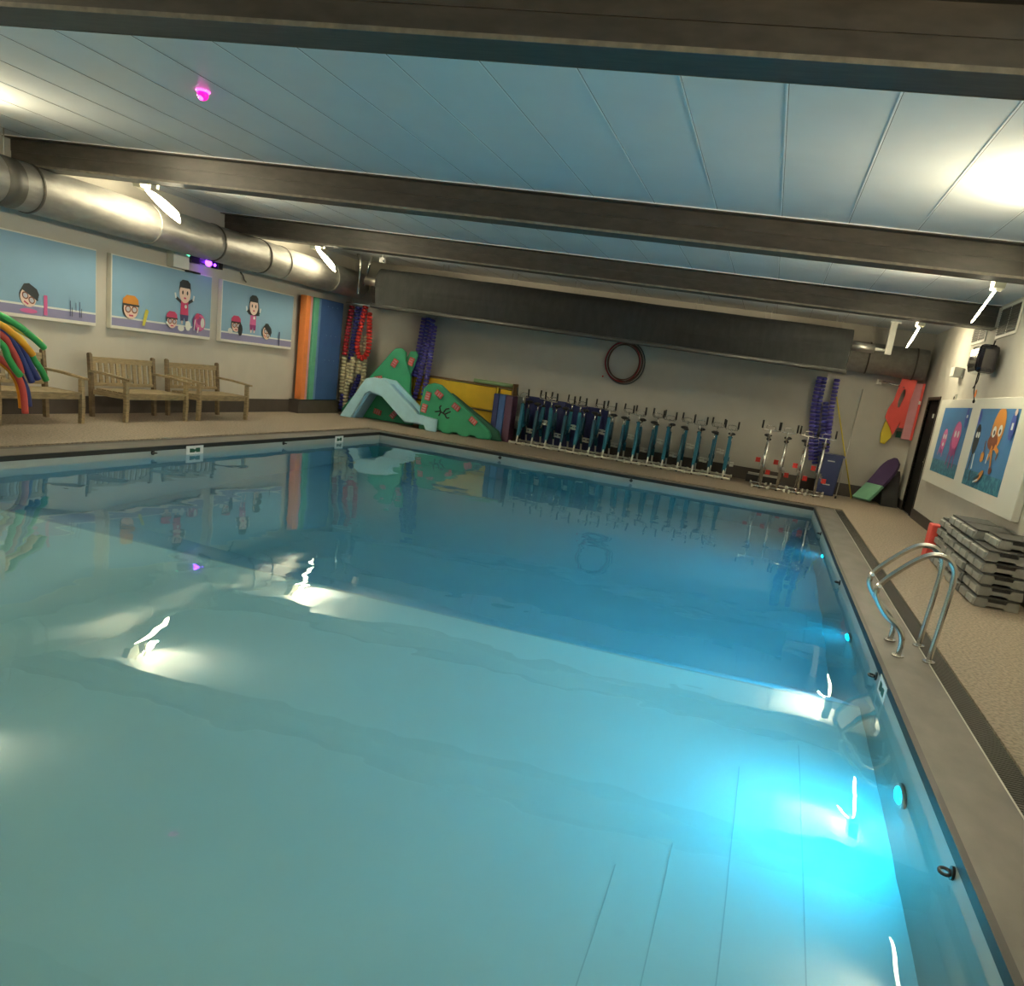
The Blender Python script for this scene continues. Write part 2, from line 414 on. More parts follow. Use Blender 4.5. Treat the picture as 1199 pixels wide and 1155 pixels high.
# ------------------------------------------------------------------ underwater lights
def pool_light():
    root = empty('underwater_light', (0, 0, 0), 'x', 'pool light', 'blue underwater lights in the right pool wall')
    MB().cyl((-0.001, 0, 0), (-0.025, 0, 0), 0.12, 'steel_dull', 24).build('rim', root)
    MB().ell((-0.022, 0, 0), (0.022, 0.085, 0.085), 'poollens', 18, 10).build('lens', root)
    return root
PL = [(-11.40, 'nearest glowing blue underwater light in the right pool wall'),
      (-8.15, 'middle glowing blue underwater light, just beyond the reflected handrails'),
      (-4.02, 'farthest glowing blue underwater light in the right pool wall')]
pl0 = pool_light()
for i, (y, lb) in enumerate(PL):
    o = pl0 if i == 0 else copy_tree(pl0)
    o.location = (0, y, -0.48 if i == 0 else -0.62); o['label'] = lb
    ld = bpy.data.lights.new('underwater_spot', 'AREA'); ld.color = POOLC; ld.shape = 'DISK'; ld.size = 0.15
    lo = bpy.data.objects.new('underwater_spot', ld); COL.objects.link(lo); lo.parent = o
    ld.energy = POOL_W * (1.0, 1.2, 0.9)[i]
    lo.location = (-0.048, 0, 0); lo.rotation_euler = (0, math.radians(68 if i == 0 else 80), 0)

# ------------------------------------------------------------------ ducts
t = empty('round_duct', (-11.0, YB, 0), 'long round galvanised duct along the left wall under the ceiling', 'duct')
R0 = 0.30; XD = -10.98; ZD = 2.98
def local(o, *p): return tuple(a - b for a, b in zip(p, o.location))
mb = MB(); mb.cyl(local(t, XD, YB + 0.01, ZD), local(t, XD, 3.0, ZD), R0, 'galv', 40); mb.build('pipe', t)
for y in (-6.2, -4.0, -2.4, -1.0, -0.3, 1.6):
    MB().cyl(local(t, XD, y - 0.02, ZD), local(t, XD, y + 0.02, ZD), R0 + 0.012, 'galv_dark' if y in (-6.2, -2.4, -1.0) else 'galv', 40).build('joint_ring', t)
MB().cyl(local(t, XD, -6.72, ZD), local(t, XD, -6.45, ZD), R0 + 0.003, 'galv_dark', 40).build('dark_band', t)
for y in (-6.52, -0.95):
    MB().cyl(local(t, XD, y, ZD + R0), local(t, XD, y, H), 0.008, 'steel_dull', 6).build('hanger', t)
t = empty('round_duct', (XL, 3.25, 0), 'round galvanised duct along the far wall behind the rolled cover', 'duct')
mb = MB(); mb.cyl(local(t, -10.6, 3.25, 2.93), local(t, 1.78, 3.25, 2.93), 0.31, 'galv', 40); mb.build('pipe', t)
for x in (0.62, 1.55): MB().cyl(local(t, x - 0.015, 3.25, 2.93), local(t, x + 0.015, 3.25, 2.93), 0.322, 'galv_dark', 40).build('joint_ring', t)

# ------------------------------------------------------------------ rolled pool cover
YR = 2.3
t = empty('pool_cover_roll', (-5, YR, 0), 'huge dark grey rolled pool cover hanging under the ceiling at the far end', 'pool cover')
mb = MB(); zc = 3.0; n = 36; vs = []; fs = []
for x in [-10.02 + 10.18 * i / 40 for i in range(41)]:
    for k in range(n):
        a = 2 * math.pi * k / n
        r = 0.355 * (1 + 0.012 * math.sin(5 * a + x) + 0.008 * math.sin(3 * x + 2 * a))
        vs.append(local(t, x, YR + r * math.cos(a), zc + r * math.sin(a)))
for i in range(40):
    for k in range(n): fs.append((i * n + k, i * n + (k + 1) % n, (i + 1) * n + (k + 1) % n, (i + 1) * n + k))
fs += [tuple(range(n)), tuple(range(40 * n, 41 * n))]
mb.add(vs, fs, 'cover', True)
# loose tail of the cover that drops to the weighting bar
mb.prism([(YR - 0.35, zc + 0.02), (YR - 0.345, zc - 0.15), (YR - 0.30, zc - 0.45), (YR - 0.285, zc - 0.45), (YR - 0.33, zc - 0.15)], -5.0, 5.14, 'cover', axis='x')
for i, v in enumerate(mb.v[-10:]):
    k = len(mb.v) - 10 + i; mb.v[k] = (mb.v[k][0], v[1] - YR, v[2])
mb.build('cover', t)
MB().cyl(local(t, -10.1, YR - 0.29, zc - 0.47), local(t, 0.17, YR - 0.29, zc - 0.47), 0.045, 'cover_edge', 16).build('weight_bar', t)
MB().cyl(local(t, 0.1, YR, zc + 0.05), local(t, 0.62, YR, zc + 0.05), 0.085, 'steel_dull', 20).cyl(local(t, 0.62, YR, zc + 0.05), local(t, 0.86, YR, zc + 0.05), 0.03, 'white', 12).build('axle', t)
MB().cyl(local(t, -10.0, YR, zc + 0.05), local(t, -10.42, YR, zc + 0.05), 0.085, 'steel_dull', 20).build('axle', t)
mb = MB(); mb.box(local(t, 0.82, YR - 0.07, 2.98), local(t, 0.94, YR + 0.07, H), 'white').box(local(t, 0.80, YR - 0.10, H - 0.03), local(t, 1.0, YR + 0.1, H), 'white'); mb.build('end_bracket', t)
mb = MB(); mb.tube([local(t, -10.58, YR, 2.75), local(t, -10.58, YR, 3.45), local(t, -10.66, YR, H)], 0.035, 'steel', 12)
mb.tube([local(t, -10.50, YR + 0.1, 2.95), local(t, -10.42, YR + 0.1, 3.4), local(t, -10.36, YR + 0.1, H)], 0.03, 'steel', 12); mb.build('end_bracket', t)
for x in (-8.6, -7.0, -5.6, -4.4, -3.0, -1.6, -0.2):
    for dx in (0, 0.12):
        MB().cyl(local(t, x + dx, YR, zc + 0.34), local(t, x + dx, YR, H), 0.006, 'steel_dull', 5).build('hanger', t)
t = empty('small_security_camera', (-9.9, YR - 0.3, 3.5), 'small white camera hanging from the farthest beam above the cover roll', 'camera')
MB().box((-0.07, -0.04, -0.05), (0.05, 0.04, 0.05), 'whitebright').box((-0.02, -0.02, 0.05), (0.0, 0.02, 0.1), 'whitebright').build('body', t)
MB().ell((0.03, -0.04, -0.02), (0.02, 0.015, 0.02), 'black').build('lens', t)

# ------------------------------------------------------------------ posters
def art(name, root, origin, du, W, Hh, shapes, base, off):
    """flat printed picture on a board: origin = lower left corner seen from the hall, du = unit vector along it,
    off = unit vector out of the wall; each shape lies a hair above the one before"""
    mb = MB(); O = Vector(origin); U = Vector(du); N = Vector(off); V = Vector((0, 0, 1)); lv = [0]
    def poly(pts, m):
        lv[0] += 1
        vs = [O + U * (max(0, min(1, u)) * W) + V * (max(0, min(1.0, v)) * Hh) + N * (0.0006 * lv[0]) for u, v in pts]
        mb.add(vs, [tuple(range(len(vs)))], m)
    poly([(0, 0), (1, 0), (1, 1), (0, 1)], base)
    asp = W / Hh
    for s in shapes:
        k = s[0]
        if k == 'r': _, u0, v0, u1, v1, m = s; poly([(u0, v0), (u1, v0), (u1, v1), (u0, v1)], m)
        elif k == 'p': poly(s[1], s[2])
        elif k == 'e':
            _, cu, cv, ru, rv, m = s[:6]; ang = math.radians(s[6]) if len(s) > 6 else 0
            pts = []
            for i in range(20):
                a = 2 * math.pi * i / 20; x = ru * asp * math.cos(a); y = rv * math.sin(a)
                pts.append((cu + (x * math.cos(ang) - y * math.sin(ang)) / asp, cv + x * math.sin(ang) + y * math.cos(ang)))
            poly(pts, m)
        elif k == 'l':
            _, u0, v0, u1, v1, wd, m = s
            dx = (u1 - u0) * asp; dy = v1 - v0; L = math.hypot(dx, dy); nx, ny = -dy / L * wd / 2, dx / L * wd / 2
            poly([(u0 + nx / asp, v0 + ny), (u0 - nx / asp, v0 - ny), (u1 - nx / asp, v1 - ny), (u1 + nx / asp, v1 + ny)], m)
    mb.build(name, root)
def pool_strip(s): return [('r', 0, 0, 1, 0.115, 'art_purple'), ('p', [(0, 0.115), (1, 0.115), (1, 0.14), (0, 0.14)], 'art_white')] + s
def swimmer(u, v, s, cap, ang=0):
    c, sn = math.cos(math.radians(ang)), math.sin(math.radians(ang)); A = 2.43 / 1.07
    def q(dx, dy): return u + (dx * c - dy * sn) * s / A, v + (dx * sn + dy * c) * s
    def E(dx, dy, rx, ry, m): x, y = q(dx, dy); return ('e', x, y, rx * s / A, ry * s, m, ang)
    return [E(-0.08, 0.02, 1.10, 1.0, 'art_dark'), E(0.0, 0.0, 1.0, 0.95, 'art_skin'),
            ('p', [q(-1.15, 0.35), q(1.1, 0.35), q(1.0, 1.0), q(0.5, 1.35), q(-0.6, 1.35), q(-1.1, 0.95)], cap),
            ('p', [q(-1.15, 0.30), q(1.15, 0.30), q(1.15, 0.50), q(-1.15, 0.50)], 'art_dark'),
            E(-0.42, -0.02, 0.42, 0.36, 'art_brown'), E(0.46, -0.02, 0.42, 0.36, 'art_brown'),
            E(-0.42, -0.02, 0.28, 0.24, 'art_lens'), E(0.46, -0.02, 0.28, 0.24, 'art_lens'),
            ('l', *q(-0.3, -0.62), *q(0.3, -0.62), 0.16 * s, 'art_red')]
def teacher(u, v, s, hair, top, legs, long=False):
    A = 2.43 / 1.07
    def q(dx, dy): return u + dx * s / A, v + dy * s
    L = []
    L += [('l', *q(-0.4, -1.15), *q(-1.35, -0.7), 0.34 * s, 'art_dark'), ('l', *q(0.4, -1.15), *q(1.35, -0.7), 0.34 * s, 'art_dark'),
          ('l', *q(-1.4, -0.75), *q(-1.55, -0.2), 0.24 * s, 'art_white'), ('l', *q(1.4, -0.75), *q(1.55, -0.2), 0.24 * s, 'art_white')]
    L += [('p', [q(-0.68, -2.45), q(0.68, -2.45), q(0.58, -0.9), q(-0.58, -0.9)], top),
          ('p', [q(-0.68, -2.4), q(0.68, -2.4), q(0.6, -3.1), q(0.14, -3.1), q(0.0, -2.7), q(-0.14, -3.1), q(-0.6, -3.1)], legs),
          ('l', *q(-0.35, -3.05), *q(-0.35, -3.4), 0.2 * s, 'art_skin'), ('l', *q(0.35, -3.05), *q(0.35, -3.4), 0.2 * s, 'art_skin')]
    if long: L += [('p', [q(-1.0, 0.4), q(-1.15, -1.1), q(-0.5, -1.2), q(0.5, -1.2), q(1.3, -1.15), q(1.05, 0.4)], hair)]
    L += [('e', *q(0, 0.25), 0.98 * s / A, 1.0 * s, hair), ('e', *q(0, -0.1), 0.92 * s / A, 1.05 * s, 'art_skin'),
          ('p', [q(-0.92, 0.45), q(0.92, 0.45), q(0.85, 1.0), q(0.4, 1.3), q(-0.45, 1.3), q(-0.88, 1.0)], hair),
          ('e', *q(-0.38, -0.05), 0.13 * s / A, 0.22 * s, 'art_dark'), ('e', *q(0.38, -0.05), 0.13 * s / A, 0.22 * s, 'art_dark'),
          ('e', *q(0, -0.62), 0.2 * s / A, 0.1 * s, 'art_red'), ('e', *q(0.15, -1.5), 0.2 * s / A, 0.2 * s, 'art_white')]
    return L
def wall_poster(y0, y1, shapes, label):
    t = empty('poster_board', (XL, (y0 + y1) / 2, 1.37), label, 'poster', 'cartoon poster boards on the left wall')
    mb = MB(); mb.box(local(t, XL + 0.002, y0, 1.335), local(t, XL + 0.085, y1, 2.45), 'white'); mb.build('board', t, bevel=0.006)
    art('printed_picture', t, local(t, XL + 0.0855, y0 + 0.02, 1.385), (0, 1, 0), y1 - y0 - 0.03, 1.045, shapes, 'art_blue', (1, 0, 0))
wall_poster(-7.1, -4.62, pool_strip(swimmer(0.50, 0.22, 0.125, 'art_dark', -28) + [
    ('e', 0.50, 0.05, 0.06, 0.03, 'art_pink'), ('r', 0.605, 0.02, 0.63, 0.28, 'art_pink'),
    ('r', 0.795, 0.05, 0.800, 0.26, 'art_navy'), ('r', 0.868, 0.05, 0.873, 0.26, 'art_navy'), ('r', 0.81, 0.05, 0.814, 0.17, 'art_dark'), ('r', 0.882, 0.05, 0.886, 0.17, 'art_dark'),
    ('r', 0.838, 0.13, 0.842, 0.24, 'art_navy')]), 'poster board of one goggled swimmer, cut off by the left edge of the picture')
wall_poster(-4.32, -1.87, pool_strip(
    [('e', 0.86, 0.10, 0.075, 0.07, 'art_purple')] + teacher(0.70, 0.67, 0.15, 'art_dark', 'art_red', 'art_navy') + swimmer(0.165, 0.27, 0.15, 'art_orange') + [
    ('p', [(0.27, 0.05), (0.295, 0.05), (0.33, 0.28), (0.31, 0.31), (0.295, 0.28)], 'art_yellow')] + swimmer(0.565, 0.18, 0.115, 'art_red') +
    [('l', 0.50, 0.16, 0.54, 0.10, 0.03, 'art_white'), ('e', 0.66, 0.09, 0.035, 0.05, 'art_white'), ('e', 0.735, 0.14, 0.03, 0.08, 'art_white'),
     ('e', 0.855, 0.22, 0.068, 0.15, 'art_mag'), ('e', 0.87, 0.22, 0.058, 0.13, 'art_pink'), ('e', 0.86, 0.25, 0.03, 0.07, 'art_mag'), ('e', 0.895, 0.22, 0.022, 0.08, 'art_white'),
     ('e', 0.835, 0.32, 0.022, 0.05, 'art_red'), ('l', 0.80, 0.08, 0.81, 0.26, 0.02, 'art_white'), ('l', 0.84, 0.05, 0.85, 0.14, 0.03, 'art_white')]),
    'poster board with a teacher in a red vest and a swimmer in an orange cap')
wall_poster(-1.57, 0.88, pool_strip(teacher(0.41, 0.67, 0.145, 'art_dark', 'art_pink', 'art_mag', True) + swimmer(0.18, 0.27, 0.125, 'art_red') +
    [('e', 0.105, 0.16, 0.03, 0.05, 'art_white'), ('e', 0.235, 0.20, 0.03, 0.11, 'art_dark')] + swimmer(0.60, 0.21, 0.125, 'art_dark', -38) + [('r', 0.785, 0.0, 0.80, 0.27, 'art_navy')]),
    'poster board with a long-haired teacher in a pink vest, nearest the coloured mats')
# right wall: deep white board with two sea-life prints
t = empty('sea_life_board', (XR, -2.2, 0.78), 'deep white board with two sea-life pictures on the right wall', 'poster')
MB().box(local(t, XR - 0.002, -5.3, 0.78), local(t, XR - 0.09, 0.72, 2.22), 'white').build('board', t, bevel=0.01)
XA = XR - 0.0905
reef = [('r', 0, 0, 1, 0.2, 'art_reef')]
art('printed_picture', t, local(t, XA, 0.22, 0.99), (0, -1, 0), 2.08, 1.09, reef + [
    ('e', 0.27, 0.48, 0.10, 0.19, 'art_mag'), ('e', 0.29, 0.52, 0.09, 0.16, 'art_pink'), ('l', 0.2, 0.42, 0.16, 0.27, 0.04, 'art_pink'), ('l', 0.32, 0.42, 0.33, 0.25, 0.04, 'art_pink'),
    ('e', 0.25, 0.56, 0.022, 0.04, 'art_white'), ('e', 0.33, 0.56, 0.022, 0.04, 'art_white'), ('e', 0.29, 0.44, 0.035, 0.03, 'art_white'),
    ('e', 0.70, 0.55, 0.15, 0.26, 'art_mag'), ('e', 0.72, 0.60, 0.13, 0.2, 'art_pink'), ('l', 0.62, 0.42, 0.57, 0.16, 0.06, 'art_mag'), ('l', 0.72, 0.42, 0.70, 0.12, 0.06, 'art_mag'), ('l', 0.8, 0.42, 0.83, 0.14, 0.06, 'art_mag'),
    ('e', 0.67, 0.62, 0.03, 0.05, 'art_white'), ('e', 0.77, 0.62, 0.03, 0.05, 'art_white'),
    ('e', 0.92, 0.86, 0.05, 0.15, 'art_royal', 15), ('l', 0.9, 0.88, 0.95, 0.88, 0.04, 'art_white')], 'art_sea', (-1, 0, 0))
art('printed_picture', t, local(t, XA, -2.42, 0.98), (0, -1, 0), 2.08, 1.09, reef + [
    ('e', 0.10, 0.60, 0.08, 0.20, 'art_dark'), ('e', 0.08, 0.66, 0.025, 0.04, 'art_white'), ('e', 0.14, 0.66, 0.025, 0.04, 'art_white'), ('l', 0.09, 0.4, 0.07, 0.2, 0.05, 'art_dark'),
    ('l', 0.15, 0.42, 0.17, 0.22, 0.05, 'art_white'), ('l', 0.17, 0.2, 0.19, 0.07, 0.04, 'art_dark'), ('e', 0.05, 0.88, 0.04, 0.10, 'art_royal'),
    ('e', 0.60, 0.76, 0.15, 0.26, 'art_orange', 12), ('e', 0.55, 0.60, 0.12, 0.10, 'art_brown'), ('e', 0.53, 0.72, 0.045, 0.07, 'art_white'), ('e', 0.67, 0.74, 0.045, 0.07, 'art_white'),
    ('e', 0.54, 0.71, 0.02, 0.03, 'art_dark'), ('e', 0.67, 0.73, 0.02, 0.03, 'art_dark'),
    ('l', 0.58, 0.55, 0.55, 0.38, 0.07, 'art_orange'), ('l', 0.64, 0.55, 0.76, 0.48, 0.06, 'art_orange'), ('l', 0.76, 0.48, 0.74, 0.40, 0.05, 'art_brown'),
    ('l', 0.60, 0.5, 0.66, 0.30, 0.06, 'art_orange'), ('e', 0.68, 0.26, 0.04, 0.04, 'art_brown'), ('l', 0.54, 0.45, 0.53, 0.33, 0.04, 'art_white'),
    ('e', 0.40, 0.40, 0.045, 0.07, 'art_orange'), ('l', 0.41, 0.45, 0.40, 0.6, 0.04, 'art_brown'), ('e', 0.46, 0.16, 0.09, 0.05, 'art_orange', 25), ('l', 0.34, 0.10, 0.46, 0.17, 0.04, 'art_dark'), ('l', 0.33, 0.07, 0.45, 0.12, 0.02, 'art_white'),
    ('e', 0.93, 0.80, 0.06, 0.16, 'art_royal', 8), ('r', 0.91, 0.76, 0.95, 0.84, 'art_white'), ('e', 0.94, 0.96, 0.03, 0.04, 'art_skin')], 'art_sea', (-1, 0, 0))

# ------------------------------------------------------------------ benches
def bench():
    root = empty('garden_bench', (0, 0, 0), 'x', 'bench', 'slatted teak benches along the left wall')
    L = 1.42; hl = L / 2                                # seat runs along y; back towards -x
    for sg in (-1, 1):
        y = sg * (hl - 0.03)
        mb = MB(); mb.prism([(0.0, 0), (0.06, 0), (0.045, 0.42), (0.0, 0.93), (-0.03, 0.95), (-0.055, 0.93), (-0.02, 0.42)], y - 0.03, y + 0.03, 'wood_dark', axis='y'); mb.build('rear_leg', root, bevel=0.004)
        mb = MB(); mb.prism([(0.60, 0), (0.655, 0), (0.675, 0.25), (0.655, 0.62), (0.60, 0.62), (0.605, 0.25)], y - 0.03, y + 0.03, 'wood', axis='y'); mb.build('front_leg', root, bevel=0.004)
        mb = MB(); mb.prism([(-0.01, 0.665), (0.3, 0.655), (0.72, 0.615), (0.72, 0.645), (0.3, 0.69), (-0.01, 0.70)], y - 0.038, y + 0.038, 'wood', axis='y'); mb.build('armrest', root, bevel=0.004)
    mb = MB()
    for i in range(6):
        x = 0.09 + i * 0.098
        mb.box((x, -hl + 0.04, 0.415 - 0.012 * (i == 0)), (x + 0.082, hl - 0.04, 0.437), 'wood')
    mb.box((0.60, -hl + 0.05, 0.34), (0.63, hl - 0.05, 0.41), 'wood').box((0.02, -hl + 0.05, 0.34), (0.05, hl - 0.05, 0.41), 'wood')
    for sg in (-1, 1): mb.box((0.03, sg * (hl - 0.045) - 0.015, 0.34), (0.62, sg * (hl - 0.045) + 0.015, 0.41), 'wood')
    mb.build('seat', root)
    mb = MB()
    mb.bar((-0.022, -hl + 0.04, 0.85), (-0.022, hl - 0.04, 0.85), 0.03, 0.085, 'wood').bar((0.012, -hl + 0.04, 0.49), (0.012, hl - 0.04, 0.49), 0.03, 0.05, 'wood')
    ns = 11
    for i in range(ns):
        y = -hl + 0.11 + (L - 0.22) * i / (ns - 1)
        mb.bar((0.012, y, 0.50), (-0.022, y, 0.82), 0.066, 0.016, 'wood', up=(1, 0, 0))
    mb.build('backrest', root)
    return root
bb = bench()
for i, (y, lb) in enumerate(((-6.46, 'slatted wooden bench behind the hanging foam noodles'), (-4.24, 'middle slatted wooden bench, under the poster with the red vest'),
                             (-2.54, 'slatted wooden bench closest to the coloured mats'))):
    o = bb if i == 0 else copy_tree(bb)
    o.location = (-11.13, y, 0); o['label'] = lb

# ------------------------------------------------------------------ noodles at the left edge
t = empty('noodle_stand', (-9.95, -8.15, 0), 'grey pole stand with a wire cradle holding foam noodles, left of the benches', 'stand')
MB().cyl((0, 0, 0), (0, 0, 1.0), 0.025, 'steel_dull').build('pole', t)
MB().cyl((0, 0, 0), (0, 0, 0.03), 0.22, 'steel_dull', 24).build('base', t)
mb = MB(); mb.box((-0.45, -0.12, 1.0), (0.45, 0.12, 1.015), 'steel_dull')
for sg in (-1, 1): mb.box((sg * 0.45 - 0.01, -0.12, 1.0), (sg * 0.45 + 0.01, 0.12, 1.45), 'steel_dull')
mb.build('cradle', t)
ND = [
      ('noodlegreen', -9.88, [(-8.14, 1.48), (-7.66, 1.35), (-7.43, 1.29), (-7.25, 1.19), (-7.04, 1.05)], 'longest upper green foam noodle, its tip pointing right above the bench'),
      ('noodleyellow', -10.10, [(-7.94, 1.50), (-7.45, 1.32), (-7.31, 1.27), (-7.09, 1.19), (-6.88, 1.10)], 'pale yellow foam noodle behind the upper green one'),
      ('noodlegreen', -9.80, [(-8.21, 1.50), (-7.82, 1.40), (-7.62, 1.34), (-7.40, 1.24)], 'short green foam noodle ending on top of the bundle'),
      ('noodleorange', -9.72, [(-8.28, 1.44), (-7.81, 1.28), (-7.64, 1.19), (-7.49, 1.08), (-7.37, 0.97)], 'bright orange foam noodle in the middle of the bundle'),
      ('noodlered', -9.79, [(-8.23, 1.31), (-7.75, 1.17), (-7.61, 1.02), (-7.51, 0.86), (-7.47, 0.74)], 'red foam noodle curving down left of the blue ones'),
      ('noodleblue', -9.95, [(-8.08, 1.37), (-7.60, 1.21), (-7.43, 1.07), (-7.28, 0.85), (-7.16, 0.62)], 'dark blue foam noodle whose end hangs lower than its blue neighbour'),
      ('noodleblue', -10.03, [(-8.01, 1.41), (-7.46, 1.21), (-7.26, 1.05), (-7.12, 0.84), (-6.99, 0.65)], 'dark blue foam noodle on the right side of the blue pair'),
      ('noodlepurple', -10.06, [(-7.98, 1.41), (-7.49, 1.24), (-7.33, 1.12), (-7.21, 0.97), (-7.14, 0.85)], 'dark purple foam noodle under the orange one'),
      ('noodlegreen', -9.72, [(-8.29, 1.24), (-7.82, 1.08), (-7.71, 0.91), (-7.62, 0.79), (-7.55, 0.72)], 'lower green foam noodle ending above the hanging red one'),
      ('noodleyellow', -10.18, [(-7.88, 1.33), (-7.17, 1.16), (-6.97, 0.94), (-6.87, 0.81)], 'yellow foam noodle seen between the blue and green ends'),
      ('noodlegreen', -10.11, [(-7.94, 1.33), (-7.14, 1.07), (-6.96, 0.87), (-6.86, 0.76), (-6.78, 0.63)], 'green foam noodle whose end is lowest on the right'),
      ('noodlered', -9.88, [(-8.15, 1.12), (-7.61, 0.85), (-7.44, 0.70), (-7.36, 0.52), (-7.33, 0.25)], 'red foam noodle hanging straight down in front of the bench'),
      ('noodleorange', -9.97, [(-8.07, 1.11), (-7.54, 0.82), (-7.38, 0.67), (-7.31, 0.49), (-7.29, 0.30)], 'orange foam noodle behind the hanging red one'),
      ('noodleblue', -10.05, [(-8.00, 1.13), (-7.42, 0.82), (-7.23, 0.66), (-7.14, 0.50), (-7.11, 0.31)], 'blue foam noodle behind the hanging red one')]
for i, (m_, x, pts, lb) in enumerate(ND):
    P = [(x, y, z) for k, (y, z) in enumerate(pts)]
    tag(MB().tube(smooth_path(P), 0.039, m_, 12).build('pool_noodle'), lb, 'pool noodle', 'foam noodles hanging at the left edge')

# ------------------------------------------------------------------ mats against the left wall
for y0, y1, m_, th, lb in ((1.11, 1.28, 'orange', 0.16, 'tall orange foam mat standing against the left wall'), (1.29, 1.40, 'pink', 0.14, 'thin tall pink foam mat beside the orange one'),
                           (1.45, 1.64, 'mgreen', 0.16, 'tall green foam mat between the pink and light blue mats'), (1.65, 1.75, 'lblue', 0.15, 'narrow light blue foam mat left of the wide blue one')):
    mb = MB(); mb.box((0, y0, 0.30), (th, y1, 2.51), m_)
    tag(mb.build('foam_mat', loc=(-11.30, 0, 0), bevel=0.015), lb, 'foam mat', 'tall foam mats against the left wall')
t = empty('foam_mat', (-11.30, 2.28, 0.3), 'wide dark blue foam mat standing in the far left corner', 'foam mat', 'tall foam mats against the left wall')
MB().box((0, -0.52, 0), (0.13, 0.5, 2.22), 'mblue').build('pad', t, bevel=0.015)
for z in (0.9, 1.45, 2.08):
    for y in (-0.2, 0.0, 0.22): MB().cyl((0.128, y, z), (0.133, y, z), 0.014, 'lblue', 8).build('eyelet', t)
struct(MB().box((XL + 0.02, 1.04, 0), (XL + 0.26, 2.85, 0.29), 'skirting').build('trim_2'), 'dark ledge under the tall mats')

# ------------------------------------------------------------------ lane ropes
def discs(mb, pts, m, r=0.050, step=0.062):
    P = smooth_path(pts, 8); acc = 0.0; nxt = 0.0
    for a, b in zip(P[:-1], P[1:]):
        L = (b - a).length; d = (b - a).normalized() if L > 1e-6 else Vector((0, 0, 1))
        while nxt <= acc + L:
            p = a + d * (nxt - acc)
            mb.tube([p - d * 0.42 * step, p - d * 0.22 * step, p + d * 0.22 * step, p + d * 0.42 * step], [r * 0.72, r, r, r * 0.72], m, 10)
            nxt += step
        acc += L
def hook(name_parent, x, y, z):
    MB().cyl((x, y, z), (x, YF, z), 0.014, 'steel_dull', 8).build('hook', name_parent)
t = empty('lane_rope', (-11.05, 2.95, 0), 'tangled red, white and blue lane rope hanging in the far left corner', 'lane rope', 'lane ropes hung on the far wall')
def S(pts): return [(x + 11.05, y - 2.95, z) for x, y, z in pts]
for m_, nm, runs in (('crimson', 'red_strand', [[(-11.10, 3.05, 2.48), (-11.15, 3.05, 2.0), (-11.20, 3.05, 1.35)]]),
    ('red', 'red_strand', [[(-10.74, 3.02, 2.52), (-10.82, 3.0, 2.0), (-10.86, 3.0, 1.6), (-10.76, 3.0, 1.36), (-10.62, 3.0, 1.42), (-10.56, 3.0, 1.65), (-10.60, 3.02, 2.1), (-10.64, 3.05, 2.42)]]),
    ('ropeblue', 'blue_strand', [[(-10.96, 3.08, 2.48), (-11.0, 3.08, 1.9), (-11.05, 3.08, 1.25)], [(-10.88, 3.16, 2.48), (-10.93, 3.16, 1.9), (-10.98, 3.16, 1.4)], [(-10.78, 3.08, 0.92), (-10.90, 3.06, 0.55), (-10.97, 3.05, 0.15)],
        [(-11.16, 3.05, 0.42), (-11.18, 3.05, 0.10)]]),
    ('ropewhite', 'white_strand', [[(-11.19, 3.05, 1.28), (-11.20, 3.05, 0.9), (-11.19, 3.05, 0.50)], [(-11.24, 3.18, 1.2), (-11.26, 3.18, 0.25)], [(-11.07, 3.08, 1.17), (-11.07, 3.05, 0.7), (-11.07, 3.04, 0.1)],
        [(-10.87, 3.20, 1.85), (-10.90, 3.2, 1.3), (-10.93, 3.2, 0.75)], [(-10.70, 3.14, 1.85), (-10.70, 3.12, 1.3), (-10.68, 3.1, 0.62)], [(-10.97, 3.06, 1.32), (-10.97, 3.04, 0.75)], [(-10.80, 3.08, 1.25), (-10.81, 3.06, 1.0)]])):
    for run in runs:
        mb = MB(); discs(mb, S(run), m_, 0.066, 0.078); mb.build(nm, t)
mb = MB(); mb.cyl((-0.2, 0.08, 2.56), (0.45, 0.08, 2.56), 0.014, 'whitebright', 8).cyl((0.0, 0.08, 2.56), (0.0, YF - 2.952, 2.56), 0.014, 'steel_dull', 8).cyl((0.42, 0.08, 2.56), (0.42, YF - 2.952, 2.56), 0.014, 'steel_dull', 8); mb.build('hanging_rail', t)
def blue_rope(x0, y0, loop, label):
    t = empty('lane_rope', (x0, y0, 0), label, 'lane rope', 'lane ropes hung on the far wall')
    for k, pts in enumerate(loop):
        mb = MB(); discs(mb, [(x - x0, y, z) for x, y, z in pts], 'ropeviolet' if k % 2 == 0 else 'ropeblue', 0.066, 0.078); mb.build('float_strand', t)
    MB().cyl((0.0, -0.06, 2.5), (0.0, YF - y0 - 0.002, 2.5), 0.014, 'steel_dull', 8).build('hook', t)
blue_rope(-9.18, 3.105, [[(-9.28, 0, 2.44), (-9.36, 0, 1.6), (-9.56, 0, 0.85), (-9.47, 0, 0.50), (-9.34, 0, 0.58), (-9.24, 0, 1.1), (-9.14, 0, 1.8), (-9.06, 0, 2.44)],
                  [(-9.17, 0.0, 2.46), (-9.25, 0.0, 1.7), (-9.38, 0.0, 1.1)], [(-9.0, 0.0, 2.3), (-9.04, 0.0, 1.4), (-9.10, 0.0, 0.7)]], 'blue lane rope hanging behind the green climbing wedges')
